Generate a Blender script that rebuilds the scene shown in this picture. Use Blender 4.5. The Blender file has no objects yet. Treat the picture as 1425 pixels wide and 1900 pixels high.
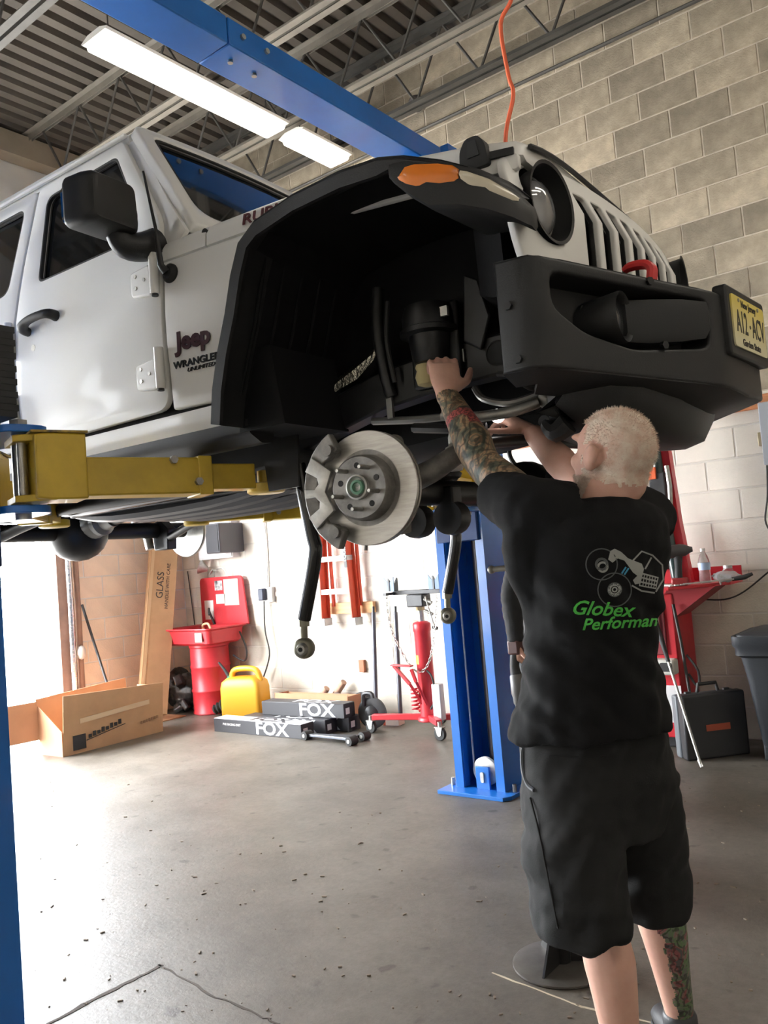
import bpy, bmesh, math, random
from mathutils import Vector, Matrix, noise
from mathutils.bvhtree import BVHTree
random.seed(7)
SC = bpy.context.scene
COL = SC.collection
V3 = Vector
PI = math.pi

# ------------------------------------------------------------------ camera
# world: X runs along the long block wall towards the front of the shop, Y towards that wall, Z up
FOC = 1540.0
CAM = V3((0, 0, 1.38))
_p, _r, _y = math.radians(3.4), math.radians(-4.68), math.radians(-37.7)
_fw = V3((0, math.cos(_p), math.sin(_p))); _up = V3((0, -math.sin(_p), math.cos(_p))); _rt = V3((1, 0, 0))
_r2 = _rt*math.cos(_r) + _up*math.sin(_r); _u2 = -_rt*math.sin(_r) + _up*math.cos(_r)
def _w(v): return V3((math.cos(_y)*v.x + math.sin(_y)*v.y, -math.sin(_y)*v.x + math.cos(_y)*v.y, v.z))
CW, CR, CU = _w(_fw), _w(_r2), _w(_u2)
cam_d = bpy.data.cameras.new('camera'); cam = bpy.data.objects.new('camera', cam_d); COL.objects.link(cam)
m = Matrix.Identity(4)
for i in range(3):
    m[i][0] = CR[i]; m[i][1] = CU[i]; m[i][2] = -CW[i]; m[i][3] = CAM[i]
cam.matrix_world = m
cam_d.sensor_fit = 'VERTICAL'; cam_d.sensor_height = 36.0; cam_d.sensor_width = 27.0; cam_d.lens = FOC*36/1900
cam_d.clip_start = .05; cam_d.clip_end = 200
SC.camera = cam
def proj(P):
    d = V3(P) - CAM; t = d.dot(CW)
    return 712.5 + FOC*d.dot(CR)/t, 950 - FOC*d.dot(CU)/t, t
def dep(x, y, t):                       # a point in the room seen at (x, y) and t metres deep
    return CAM + (CW + CR*((x-712.5)/FOC) - CU*((y-950)/FOC))*t

# ------------------------------------------------------------------ world, exposure
wd = bpy.data.worlds.new('sky'); SC.world = wd; wd.use_nodes = True
bg = wd.node_tree.nodes['Background']; bg.inputs[0].default_value = (.93, .965, 1, 1); bg.inputs[1].default_value = 36.0
SC.view_settings.view_transform = 'Standard'; SC.view_settings.look = 'None'
SC.view_settings.exposure = 0.0; SC.view_settings.gamma = 1.0; SC.view_settings.use_curve_mapping = False
sun_d = bpy.data.lights.new('sun', 'SUN'); sun_d.energy = 6.0; sun_d.angle = .12; sun_d.color = (1, .96, .9)
sun = bpy.data.objects.new('sun', sun_d); COL.objects.link(sun)
sun.rotation_euler = V3((.60, .25, -.80)).to_track_quat('-Z', 'Y').to_euler()

# ------------------------------------------------------------------ materials
MATS = {}
def mat(name, col, rough=.5, metal=0., var=0., scale=8., bump=0., bscale=None, spec=None, col2=None, coat=0., trans=0., emit=None, estr=0., alpha=1., rnd=0., ior=None, stretch=None, sheen=0):
    if name in MATS: return MATS[name]
    M = bpy.data.materials.new(name); M.use_nodes = True
    nt = M.node_tree; b = nt.nodes['Principled BSDF']
    c = (*col, 1)
    b.inputs['Base Color'].default_value = c; b.inputs['Roughness'].default_value = rough; b.inputs['Metallic'].default_value = metal
    if spec is not None: b.inputs['Specular IOR Level'].default_value = spec
    if coat: b.inputs['Coat Weight'].default_value = coat; b.inputs['Coat Roughness'].default_value = .06
    if trans: b.inputs['Transmission Weight'].default_value = trans
    if ior: b.inputs['IOR'].default_value = ior
    if sheen: b.inputs['Sheen Weight'].default_value = sheen
    if alpha < 1: b.inputs['Alpha'].default_value = alpha
    if emit: b.inputs['Emission Color'].default_value = (*emit, 1); b.inputs['Emission Strength'].default_value = estr
    if var or bump or rnd or col2:
        tc = nt.nodes.new('ShaderNodeTexCoord')
        src = tc.outputs['Object']
        if stretch:
            mp = nt.nodes.new('ShaderNodeMapping'); mp.inputs['Scale'].default_value = stretch
            nt.links.new(src, mp.inputs['Vector']); src = mp.outputs['Vector']
        nz = nt.nodes.new('ShaderNodeTexNoise'); nz.inputs['Scale'].default_value = scale; nz.inputs['Detail'].default_value = 6; nz.inputs['Roughness'].default_value = .6
        nt.links.new(src, nz.inputs['Vector'])
        out = None
        if var or col2:
            rp = nt.nodes.new('ShaderNodeValToRGB')
            lo = tuple(max(0, x*(1-var)) for x in col) if not col2 else col
            hi = tuple(min(1, x*(1+var)) for x in col) if not col2 else col2
            rp.color_ramp.elements[0].position = .34; rp.color_ramp.elements[1].position = .66
            rp.color_ramp.elements[0].color = (*lo, 1); rp.color_ramp.elements[1].color = (*hi, 1)
            nt.links.new(nz.outputs['Fac'], rp.inputs['Fac']); out = rp.outputs['Color']
        if rnd:
            oi = nt.nodes.new('ShaderNodeObjectInfo'); mr = nt.nodes.new('ShaderNodeMapRange')
            mr.inputs['To Min'].default_value = 1-rnd; mr.inputs['To Max'].default_value = 1+rnd
            nt.links.new(oi.outputs['Random'], mr.inputs['Value'])
            mx = nt.nodes.new('ShaderNodeMix'); mx.data_type = 'RGBA'; mx.blend_type = 'MULTIPLY'; mx.inputs['Factor'].default_value = 1
            if out: nt.links.new(out, mx.inputs['A'])
            else: mx.inputs['A'].default_value = c
            nt.links.new(mr.outputs['Result'], mx.inputs['B']); out = mx.outputs['Result']
        if out: nt.links.new(out, b.inputs['Base Color'])
        if bump:
            n2 = nt.nodes.new('ShaderNodeTexNoise'); n2.inputs['Scale'].default_value = bscale or scale*4; n2.inputs['Detail'].default_value = 5
            nt.links.new(src, n2.inputs['Vector'])
            bp = nt.nodes.new('ShaderNodeBump'); bp.inputs['Strength'].default_value = bump; bp.inputs['Distance'].default_value = .01
            nt.links.new(n2.outputs['Fac'], bp.inputs['Height']); nt.links.new(bp.outputs['Normal'], b.inputs['Normal'])
    MATS[name] = M
    return M

# ------------------------------------------------------------------ mesh building
def frame_of(d):
    d = d.normalized(); a = V3((0, 0, 1)) if abs(d.z) < .9 else V3((1, 0, 0))
    u = d.cross(a).normalized(); return u, d.cross(u).normalized()
class MB:
    def __init__(s): s.v = []; s.f = []
    def add(s, vs, fs):
        n = len(s.v); s.v += [tuple(p) for p in vs]; s.f += [tuple(i+n for i in q) for q in fs]; return s
    def box(s, c, d, rot=None):
        hx, hy, hz = d[0]/2, d[1]/2, d[2]/2
        P = [V3((x, y, z)) for x in (-hx, hx) for y in (-hy, hy) for z in (-hz, hz)]
        if rot is not None: P = [rot @ p for p in P]
        return s.add([V3(c)+p for p in P], [(0, 1, 3, 2), (4, 6, 7, 5), (0, 4, 5, 1), (2, 3, 7, 6), (0, 2, 6, 4), (1, 5, 7, 3)])
    def box2(s, a, b):
        return s.box([(a[i]+b[i])/2 for i in range(3)], [abs(b[i]-a[i]) for i in range(3)])
    def bar(s, p0, p1, w, h, up=(0, 0, 1)):     # rectangular bar between two points
        p0, p1 = V3(p0), V3(p1); d = (p1-p0); L = d.length; d.normalize()
        u = V3(up); sd = d.cross(u)
        if sd.length < 1e-4: sd = d.cross(V3((1, 0, 0)))
        sd.normalize(); u = sd.cross(d).normalized()
        R = Matrix((d, sd, u)).transposed()
        return s.box((p0+p1)/2, (L, w, h), R)
    def loft(s, rings, cap=True, close=True):
        n = len(rings[0]); b = len(s.v)
        for r in rings: s.v += [tuple(p) for p in r]
        for i in range(len(rings)-1):
            for j in range(n if close else n-1):
                k = (j+1) % n
                s.f.append((b+i*n+j, b+i*n+k, b+(i+1)*n+k, b+(i+1)*n+j))
        if cap and close:
            s.f.append(tuple(b+j for j in reversed(range(n)))); e = b+(len(rings)-1)*n
            s.f.append(tuple(e+j for j in range(n)))
        return s
    def cyl(s, p0, p1, r0, r1=None, n=16, cap=True):
        p0, p1 = V3(p0), V3(p1); r1 = r0 if r1 is None else r1
        u, w = frame_of(p1-p0)
        ring = lambda p, r: [p+u*(math.cos(2*PI*k/n)*r)+w*(math.sin(2*PI*k/n)*r) for k in range(n)]
        return s.loft([ring(p0, r0), ring(p1, r1)], cap)
    def lathe(s, prof, o=(0, 0, 0), ax=(0, 0, 1), n=24, cap=True):   # prof: (radius, height along axis)
        o = V3(o); ax = V3(ax).normalized(); u, w = frame_of(ax)
        rings = [[o+ax*h+u*(math.cos(2*PI*k/n)*max(r, 1e-4))+w*(math.sin(2*PI*k/n)*max(r, 1e-4)) for k in range(n)] for r, h in prof]
        return s.loft(rings, cap)
    def tube(s, pts, r, n=8, cap=True, sm=0, ell=None):
        pts = [V3(p) for p in pts]; rs = list(r) if hasattr(r, '__len__') else [r]*len(pts)
        if sm: pts, rs = spline(pts, rs, sm)
        t0 = (pts[1]-pts[0]).normalized(); u, w = frame_of(t0); rings = []
        for i, p in enumerate(pts):
            t = (pts[min(i+1, len(pts)-1)]-pts[max(i-1, 0)]).normalized()
            u = (u-t*u.dot(t)).normalized(); w = t.cross(u).normalized()
            rings.append([p+u*(math.cos(2*PI*k/n)*rs[i])+w*(math.sin(2*PI*k/n)*rs[i]) for k in range(n)])
        return s.loft(rings, cap)
    def sphere(s, c, r, n=16, rot=None):
        c = V3(c); rx, ry, rz = r if hasattr(r, '__len__') else (r, r, r); m = n//2
        rings = []
        for i in range(1, m):
            a = PI*i/m
            ring = [V3((rx*math.sin(a)*math.cos(2*PI*k/n), ry*math.sin(a)*math.sin(2*PI*k/n), -rz*math.cos(a))) for k in range(n)]
            rings.append([c+(rot @ p if rot is not None else p) for p in ring])
        b = len(s.v); s.loft(rings, False)
        e0 = V3((0, 0, -rz)); e1 = V3((0, 0, rz))
        if rot is not None: e0, e1 = rot @ e0, rot @ e1
        s.v += [tuple(c+e0), tuple(c+e1)]; i0 = len(s.v)-2; i1 = i0+1; l = b+(m-2)*n
        for k in range(n):
            s.f.append((i0, b+(k+1) % n, b+k)); s.f.append((i1, l+k, l+(k+1) % n))
        return s
    def prism(s, poly, ax, a, b):      # extrude a convex or simple polygon along axis 0/1/2
        def P(q, h):
            return (h, q[0], q[1]) if ax == 0 else (q[0], h, q[1]) if ax == 1 else (q[0], q[1], h)
        return s.loft([[P(q, a) for q in poly], [P(q, b) for q in poly]])
    def ext(s, mesh, M=None):          # append a bpy mesh
        vs = [(M @ v.co if M else v.co) for v in mesh.vertices]
        return s.add(vs, [tuple(p.vertices) for p in mesh.polygons])
    def map(s, fn): s.v = [tuple(fn(V3(p))) for p in s.v]; return s
    def mesh(s, name='mesh'):
        me = bpy.data.meshes.new(name); me.from_pydata(s.v, [], s.f); me.validate(); return me
    def build(s, name, m, parent=None, smooth=40, bevel=0, seg=2, fix=True, loc=None):
        me = s.mesh(name)
        if fix:
            bm = bmesh.new(); bm.from_mesh(me); bmesh.ops.recalc_face_normals(bm, faces=bm.faces); bm.to_mesh(me); bm.free()
        return obj(name, me, m, parent, smooth, bevel, seg, loc)
def obj(name, me, m, parent=None, smooth=40, bevel=0, seg=2, loc=None):
    o = bpy.data.objects.new(name, me); COL.objects.link(o)
    if m is not None:
        for x in (m if isinstance(m, (list, tuple)) else [m]): me.materials.append(x)
    if smooth:
        for p in me.polygons: p.use_smooth = True
        me.set_sharp_from_angle(angle=math.radians(smooth))
    if bevel:
        b = o.modifiers.new('bevel', 'BEVEL'); b.width = bevel; b.segments = seg; b.limit_method = 'ANGLE'; b.angle_limit = math.radians(35)
    if parent is not None: o.parent = parent
    if loc is not None: o.location = loc
    return o
def spline(pts, rs, k):
    P = []; R = []
    n = len(pts)
    for i in range(n-1):
        p0, p1, p2, p3 = pts[max(i-1, 0)], pts[i], pts[i+1], pts[min(i+2, n-1)]
        for j in range(k):
            t = j/k; t2 = t*t; t3 = t2*t
            P.append((p1*2+(p2-p0)*t+(p0*2-p1*5+p2*4-p3)*t2+(p1*3-p0-p2*3+p3)*t3)*.5); R.append(rs[i]*(1-t)+rs[i+1]*t)
    P.append(pts[-1]); R.append(rs[-1]); return P, R
def root(name, label, cat, loc=(0, 0, 0), rz=0, group=None):
    o = bpy.data.objects.new(name, None); COL.objects.link(o); o.empty_display_size = .1
    o.location = loc; o.rotation_euler = (0, 0, rz); o['label'] = label; o['category'] = cat
    if group: o['group'] = group
    return o
def tag(o, label, cat, group=None):
    o['label'] = label; o['category'] = cat
    if group: o['group'] = group
    return o
def struct(o, label=None):
    o['kind'] = 'structure'
    if label: o['label'] = label
    return o
def round_poly(pts, r, k=4):           # rounded polygon corners; r scalar or list
    out = []; n = len(pts)
    for i in range(n):
        a, b, c = V3((*pts[i-1], 0)), V3((*pts[i], 0)), V3((*pts[(i+1) % n], 0))
        rr = r[i] if hasattr(r, '__len__') else r
        if rr <= 0: out.append((b.x, b.y)); continue
        d1 = (a-b); d2 = (c-b); q = min(rr, d1.length*.48, d2.length*.48)
        p1 = b+d1.normalized()*q; p2 = b+d2.normalized()*q
        for j in range(k+1):
            t = j/k; p = p1*(1-t)**2+b*2*t*(1-t)+p2*t*t; out.append((p.x, p.y))
    return out
def flat(outline, holes=(), depth=.01, bevel=0., res=1):   # filled 2D shape with holes -> mesh in XY, thickness along Z
    cu = bpy.data.curves.new('tmp', 'CURVE'); cu.dimensions = '2D'; cu.fill_mode = 'BOTH'; cu.extrude = depth/2-bevel; cu.bevel_depth = bevel; cu.bevel_resolution = res
    if bevel: cu.offset = -bevel
    for pl in [outline, *holes]:
        sp = cu.splines.new('POLY'); sp.points.add(len(pl)-1); sp.use_cyclic_u = True
        for q, p in zip(sp.points, pl): q.co = (p[0], p[1], 0, 1)
    o = bpy.data.objects.new('tmp', cu); COL.objects.link(o)
    dg = bpy.context.evaluated_depsgraph_get(); dg.update()
    me = bpy.data.meshes.new_from_object(o.evaluated_get(dg)); bpy.data.objects.remove(o); bpy.data.curves.remove(cu)
    bm = bmesh.new(); bm.from_mesh(me); bmesh.ops.remove_doubles(bm, verts=bm.verts, dist=1e-5)
    bm.to_mesh(me); bm.free()
    return me
def cuts(me, xs=(), ys=()):            # slice a mesh along planes so that it can be bent
    bm = bmesh.new(); bm.from_mesh(me)
    for k, vals in ((0, xs), (1, ys)):
        for v in vals:
            no = V3((0, 0, 0)); no[k] = 1; co = V3((0, 0, 0)); co[k] = v
            bmesh.ops.bisect_plane(bm, geom=bm.verts[:]+bm.edges[:]+bm.faces[:], plane_co=co, plane_no=no)
    bm.to_mesh(me); bm.free(); return me
def bend(me, fn):
    for v in me.vertices: v.co = fn(v.co.x, v.co.y, v.co.z)
    bm = bmesh.new(); bm.from_mesh(me); bmesh.ops.recalc_face_normals(bm, faces=bm.faces); bm.to_mesh(me); bm.free()
    return me
def frange(a, b, s):
    n = max(1, int(round((b-a)/s))); return [a+(b-a)*i/n for i in range(n+1)]
def text_mesh(txt, size=1., depth=.002, shear=0., bold=0., spacing=1., sx=1.):
    cu = bpy.data.curves.new('tmp', 'FONT'); cu.body = txt; cu.size = size; cu.extrude = depth/2; cu.shear = shear; cu.offset = bold; cu.space_character = spacing
    cu.align_x = 'CENTER'; cu.align_y = 'CENTER'; cu.resolution_u = 3
    o = bpy.data.objects.new('tmp', cu); COL.objects.link(o); dg = bpy.context.evaluated_depsgraph_get(); dg.update()
    me = bpy.data.meshes.new_from_object(o.evaluated_get(dg)); bpy.data.objects.remove(o); bpy.data.curves.remove(cu)
    for v in me.vertices: v.co.x *= sx
    me.update(); return me
def place_mesh(me, o, xd, yd):         # mesh in XY -> plane spanned by xd, yd at o
    xd, yd = V3(xd).normalized(), V3(yd).normalized(); zd = xd.cross(yd).normalized(); o = V3(o)
    for v in me.vertices: v.co = o+xd*v.co.x+yd*v.co.y+zd*v.co.z
    me.update(); return me
def letters(name, txt, m, parent, o, xd, yd, size, depth=.0015, **kw):
    return obj(name, place_mesh(text_mesh(txt, size, depth, **kw), o, xd, yd), m, parent, 0)
def remesh(mb, vox, smooth_it=6, name='mesh', disp=None):     # unite overlapping closed pieces into one skin
    me = mb.mesh(name); o = bpy.data.objects.new('tmp', me); COL.objects.link(o)
    r = o.modifiers.new('r', 'REMESH'); r.mode = 'VOXEL'; r.voxel_size = vox
    s = o.modifiers.new('s', 'SMOOTH'); s.factor = .5; s.iterations = smooth_it
    dg = bpy.context.evaluated_depsgraph_get(); dg.update()
    out = bpy.data.meshes.new_from_object(o.evaluated_get(dg)); bpy.data.objects.remove(o); bpy.data.meshes.remove(me)
    if disp:
        nr = [v.normal.copy() for v in out.vertices]
        for v, n_ in zip(out.vertices, nr): v.co += n_*disp(v.co, n_)
    out.update(); out.name = name
    return out
# ================================================================== the room
YW, XB, ZR = 5.88, -7.4, 5.75          # long block wall, end wall with the big doors, roof deck
# ---- concrete floor: broad stains, grime, pits, two saw-cut cracks are geometry below
def floor_mat():
    M = bpy.data.materials.new('stained_concrete'); M.use_nodes = True; nt = M.node_tree; b = nt.nodes['Principled BSDF']
    tc = nt.nodes.new('ShaderNodeTexCoord')
    def nz(sc, det, rough=.6):
        n = nt.nodes.new('ShaderNodeTexNoise'); n.inputs['Scale'].default_value = sc; n.inputs['Detail'].default_value = det; n.inputs['Roughness'].default_value = rough
        nt.links.new(tc.outputs['Object'], n.inputs['Vector']); return n.outputs['Fac']
    def ramp(src, a, ca, bb, cb):
        r = nt.nodes.new('ShaderNodeValToRGB'); e = r.color_ramp.elements; e[0].position = a; e[1].position = bb; e[0].color = (*ca, 1); e[1].color = (*cb, 1)
        nt.links.new(src, r.inputs['Fac']); return r.outputs['Color']
    def mul(a, c, f=1.):
        mx = nt.nodes.new('ShaderNodeMix'); mx.data_type = 'RGBA'; mx.blend_type = 'MULTIPLY'; mx.inputs['Factor'].default_value = f
        nt.links.new(a, mx.inputs['A']); nt.links.new(c, mx.inputs['B']); return mx.outputs['Result']
    big = ramp(nz(.55, 5), .3, (.098, .086, .071), .72, (.168, .153, .134))
    mid = ramp(nz(2.6, 8, .7), .32, (.55, .52, .48), .6, (1.05, 1.03, 1.0))
    fine = ramp(nz(26, 6, .75), .3, (.72, .71, .7), .62, (1.08, 1.08, 1.08))
    spots = ramp(nz(11, 2, .4), .26, (.35, .32, .3), .33, (1, 1, 1))
    c = mul(mul(mul(big, mid, .75), fine, .8), spots, .8)
    nt.links.new(c, b.inputs['Base Color'])
    rr = nt.nodes.new('ShaderNodeMapRange'); rr.inputs['To Min'].default_value = .3; rr.inputs['To Max'].default_value = .62
    nt.links.new(nz(1.7, 6), rr.inputs['Value']); nt.links.new(rr.outputs['Result'], b.inputs['Roughness'])
    bp = nt.nodes.new('ShaderNodeBump'); bp.inputs['Strength'].default_value = .25; bp.inputs['Distance'].default_value = .01
    nt.links.new(nz(45, 8, .7), bp.inputs['Height']); nt.links.new(bp.outputs['Normal'], b.inputs['Normal'])
    return M
M_floor = floor_mat()
X1, Y0 = 4.6, -6.2
struct(MB().box2((XB-.2, Y0-.2, -.2), (X1+.2, YW+.2, 0)).build('floor', M_floor, smooth=0), 'grey stained concrete shop floor')
struct(MB().box2((-40, -30, -.25), (XB-.2, 40, -.04)).build('ground', mat('outdoor_paving', (.62, .6, .57), .9, var=.1, scale=2), smooth=0), 'pale paved yard outside the big door')
# ---- block walls: a mortar bed with separate hollow concrete blocks standing proud of it
m_mort_bare = mat('mortar_bare', (.52, .45, .36), .9, var=.12, scale=20)
m_mort_white = mat('mortar_painted', (.64, .60, .54), .8)
m_blk_bare = mat('bare_block', (.34, .285, .21), .92, var=.3, scale=5, bump=.35, bscale=90, rnd=.28)
m_blk_white = mat('white_painted_block', (.73, .68, .60), .7, var=.06, scale=4, bump=.25, bscale=80, rnd=.04)
m_blk_cream = mat('cream_painted_block', (.62, .57, .48), .75, var=.10, scale=4, bump=.25, bscale=80, rnd=.06)
m_blk_pink = mat('tan_painted_block', (.80, .66, .53), .8, var=.07, scale=4, bump=.25, bscale=80, rnd=.06)
BH, BL, BT = .2093, .406, .004
def block_mesh(L, ax):
    g = .011
    mb = MB()
    if ax == 0: mb.box((0, 0, 0), (L-g, .03, BH-g))
    else: mb.box((0, 0, 0), (.03, L-g, BH-g))
    me = mb.mesh('block')
    bm = bmesh.new(); bm.from_mesh(me); bmesh.ops.bevel(bm, geom=bm.edges[:], offset=.003, segments=1, affect='EDGES'); bmesh.ops.recalc_face_normals(bm, faces=bm.faces); bm.to_mesh(me); bm.free()
    return me
_bm = {}
def block_at(parent, ax, u, z, L, m, plane):
    k = (round(L, 3), ax, m.name)
    if k not in _bm:
        me = block_mesh(L, ax); me.materials.append(m); _bm[k] = me
    o = bpy.data.objects.new('block', _bm[k]); COL.objects.link(o); o.parent = parent
    o.location = (u, plane+.015-BT, z) if ax == 0 else (plane-.015+BT, u, z)
    return o
def wall_blocks(parent, ax, u0, u1, z1, plane, mfun, vis, zskip=None):
    cand = []; rest = MB(); rest.mi = []; z = 0; c = 0
    while z < z1-.02:
        u = u0-(BL/2 if c % 2 else 0)
        while u < u1-.02:
            a, b2 = max(u, u0), min(u+BL, u1)
            if b2-a > .04 and not (zskip and zskip((a+b2)/2, z+BH/2)):
                cand.append(((a+b2)/2, z+BH/2, b2-a))
            u += BL
        z += BH; c += 1
    def P(u, z): return (u, plane, z) if ax == 0 else (plane, u, z)
    seen = [q for q in cand if vis(*proj(P(q[0], q[1]))[:2])]
    seen.sort(key=lambda q: proj(P(q[0], q[1]))[2])
    seen = set(seen[:300])
    for q in cand:
        if q in seen: block_at(parent, ax, q[0], q[1], q[2], mfun(q[1]), plane)
        else:
            if ax == 0: rest.box((q[0], plane+.015-BT, q[1]), (q[2]-.01, .03, BH-.01))
            else: rest.box((plane-.015+BT, q[0], q[1]), (.03, q[2]-.01, BH-.01))
            rest.mi += [[m_blk_bare, m_blk_white, m_blk_cream, m_blk_pink].index(mfun(q[1]))]*6
    return rest
wall_right = struct(MB().box2((XB-.2, YW, 0), (X1, YW+.2, ZR)).build('wall_right', m_mort_bare, smooth=0), 'long concrete block wall, bare above and painted white below')
ZP = 2.26
def mr(z): return m_blk_bare if z > ZP else m_blk_white if z > 1.15 else m_blk_cream
def vr(x, y):
    if not (-15 < x < 1440 and -20 < y < 1400): return False
    if y < 560: return x > 690 and y < max(290+max(0, x-1000)*.62, 290)
    if y < 800: return x > 1220
    if x > 1225: return True
    return 330 < x < 830 and y > 950
rest = wall_blocks(wall_right, 0, XB, 1.2, ZR-.2, YW, mr, vr)
def field(rest, par):
    o = rest.build('block_field', [m_blk_bare, m_blk_white, m_blk_cream, m_blk_pink], par, smooth=0); o['kind'] = 'stuff'
    for p, k in zip(o.data.polygons, rest.mi): p.material_index = k
field(rest, wall_right)
# the painted lower mortar and the board that ends the paint
MB().box2((XB, YW-.001, 0), (X1, YW+.01, ZP)).build('painted_mortar', m_mort_white, wall_right, smooth=0)
MB().box2((XB, YW-.012, 1.125), (X1, YW+.005, 1.165)).build('paint_ledge', mat('ledge_cream', (.72, .67, .58), .6), wall_right, smooth=0)
b = MB().box2((-6.2, YW-.04, 2.185), (X1, YW, 2.275)).build('trim_1', mat('orange_board', (.52, .21, .09), .65, var=.25, scale=3, stretch=(1, 8, 8)), bevel=.004)
struct(b, 'long orange-brown wooden board fixed along the block wall')
# end wall with the two big door openings
DY0, DY1, DZ = .3, 4.45, 3.7           # the open door in view
EY0, EY1 = -4.4, -3.0                   # the neighbouring bay door, out of frame
wb = MB()
for a, c, z0, z1 in ((DY1, YW, 0, ZR), (DY0, DY1, DZ, ZR), (EY1, DY0, 0, ZR), (EY0, EY1, DZ, ZR), (Y0, EY0, 0, ZR)):
    wb.box2((XB-.2, a, z0), (XB, c, z1))
wall_far = struct(wb.build('wall_far', mat('far_wall_paint', (.74, .72, .69), .7, var=.05, scale=3), smooth=0), 'end wall with the tall open doorways')
rest = wall_blocks(wall_far, 1, DY1, YW, 3.6, XB, lambda z: m_blk_pink, lambda x, y: 100 < x < 360 and 960 < y < 1380)
field(rest, wall_far)
m_white_sheet = mat('white_sheet', (.80, .81, .82), .5)
struct(MB().box2((XB-.2, Y0-.2, 0), (X1+.2, Y0, ZR)).build('wall_left', m_blk_white, smooth=0), 'plain painted wall behind the camera')
struct(MB().box2((X1, Y0, 0), (X1+.2, YW, ZR)).build('wall_front', m_blk_white, smooth=0), 'plain painted front wall behind the camera')
# ---- corrugated steel roof deck, profile across X, ribs along Y
dk = MB(); prof = []; x = XB-.2
while x < X1+.3:
    prof += [(x, ZR), (x+.085, ZR), (x+.105, ZR+.05), (x+.145, ZR+.05)]; x += .165
ring = lambda y: [(px, y, pz) for px, pz in prof]
dk.loft([ring(Y0-.2), ring(YW+.2)], cap=False, close=False)
m_deck = mat('grey_roof_deck', (.085, .072, .058), .7, var=.18, scale=2.5, metal=.1)
ce = dk.build('ceiling', m_deck, smooth=0, fix=False); struct(ce, 'grey corrugated steel roof deck')
MB().box2((XB-.2, Y0-.2, ZR+.06), (X1+.3, YW+.2, ZR+.2)).build('roof_board', m_deck, ce, smooth=0)
# ---- open-web roof joists running along X
m_joist = mat('grey_joist_steel', (.085, .08, .072), .6, metal=.2, var=.15, scale=6)
m_joist_l = mat('pale_joist_steel', (.21, .19, .16), .6, metal=.1, var=.12, scale=6)
def joist(y, zb, label, m, x0=XB, x1=X1, pitch=.62, ph=0.):
    j = root('roof_joist', label, 'joist', (0, y, 0), group='roof joists')
    zt = ZR-.03
    for nm, z in (('bottom_chord', zb), ('top_chord', zt)):
        c = MB()
        for s_ in (-1, 1):
            c.box2((x0, s_*.012, z-.03), (x1, s_*.018, z+.03)); c.box2((x0, s_*.012, z-(.03 if nm[0] == 'b' else -.024)), (x1, s_*.065, z-(.024 if nm[0] == 'b' else -.03)))
        c.build(nm, m, j, smooth=0)
    x = x0+ph; k = 0
    while x+pitch/2 < x1:
        if x > -7.3 and x < .5:
            a, b_ = ((x, 0, zb), (x+pitch/2, 0, zt)) if k % 2 == 0 else ((x, 0, zt), (x+pitch/2, 0, zb))
            MB().cyl(a, b_, .011, n=8).build('web_bar', m_joist, j)
        x += pitch/2; k += 1
    return j
joist(5.66, 5.17, 'grey open-web roof joist tight against the block wall', m_joist)
joist(5.14, 5.2, 'pale open-web roof joist next to the one at the block wall', m_joist_l, ph=.2)
joist(4.24, 5.2, 'pale open-web roof joist crossing above the middle of the blue beam', m_joist_l, ph=.1)
joist(2.9, 5.2, 'grey open-web roof joist above the white vehicle roof', m_joist, ph=.25)
joist(1.5, 5.2, 'grey open-web roof joist at the upper left corner of the view', m_joist_l)
for yy, lab in ((0.0, 'grey open-web roof joist directly above the camera'), (-1.6, 'grey open-web roof joist first behind the camera'), (-3.2, 'grey open-web roof joist second behind the camera'), (-4.8, 'grey open-web roof joist last behind the camera')): joist(yy, 5.2, lab, m_joist)
# girder over the end wall
g = MB().box2((XB+.02, Y0, 5.5), (XB+.2, YW-.02, 5.72)); tag(g.build('roof_girder', mat('tan_girder', (.30, .25, .19), .7, var=.1, scale=3), smooth=0), 'tan steel girder running above the open doorway', 'girder')
g = MB().bar((XB+.13, 3.1, 5.45), (XB+.13, 4.4, 3.75), .04, .05); tag(g.build('door_track', mat('galvanised', (.5, .5, .5), .45, metal=.7), smooth=0), 'diagonal galvanised door track on the white end wall', 'track')
g = MB().cyl((XB+.05, .3, 4.55), (XB+.05, 4.6, 4.55), .018, n=8); tag(g.build('door_shaft', MATS['galvanised']), 'thin steel spring shaft across the wall above the doorway', 'shaft')
# ---- strip lights
m_lamp = mat('lit_tube', (1, 1, 1), .4, emit=(1, .93, .80), estr=11)
m_fix = mat('lamp_housing', (.75, .74, .70), .5)
def strip(y0, y1, x, z, label, along=1, group='strip lights'):
    r = root('strip_light', label, 'light', ((x, (y0+y1)/2, z) if along else ((y0+y1)/2, x, z)), 0 if along else PI/2, group)
    L = y1-y0
    MB().prism([(-.07, .03), (.07, .03), (.15, 0), (.135, -.012), (-.135, -.012), (-.15, 0)], 1, -L/2, L/2).build('housing', m_fix, r, smooth=0)
    MB().prism(round_poly([(-.13, -.012), (.13, -.012), (.11, -.06), (-.11, -.06)], .02), 1, -L/2+.03, L/2-.03).build('diffuser', m_lamp, r)
    for s_ in (-1, 1): MB().cyl((0, s_*(L/2-.12), .03), (0, s_*(L/2-.12), ZR-z), .006, n=6).build('hanger', m_joist, r)
    return r
strip(3.22, 4.95, -4.62, 5.06, 'long lit strip light hanging beside the blue overhead beam')
strip(5.09, 5.74, -4.6, 5.06, 'short lit strip light close to the block wall')
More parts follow.
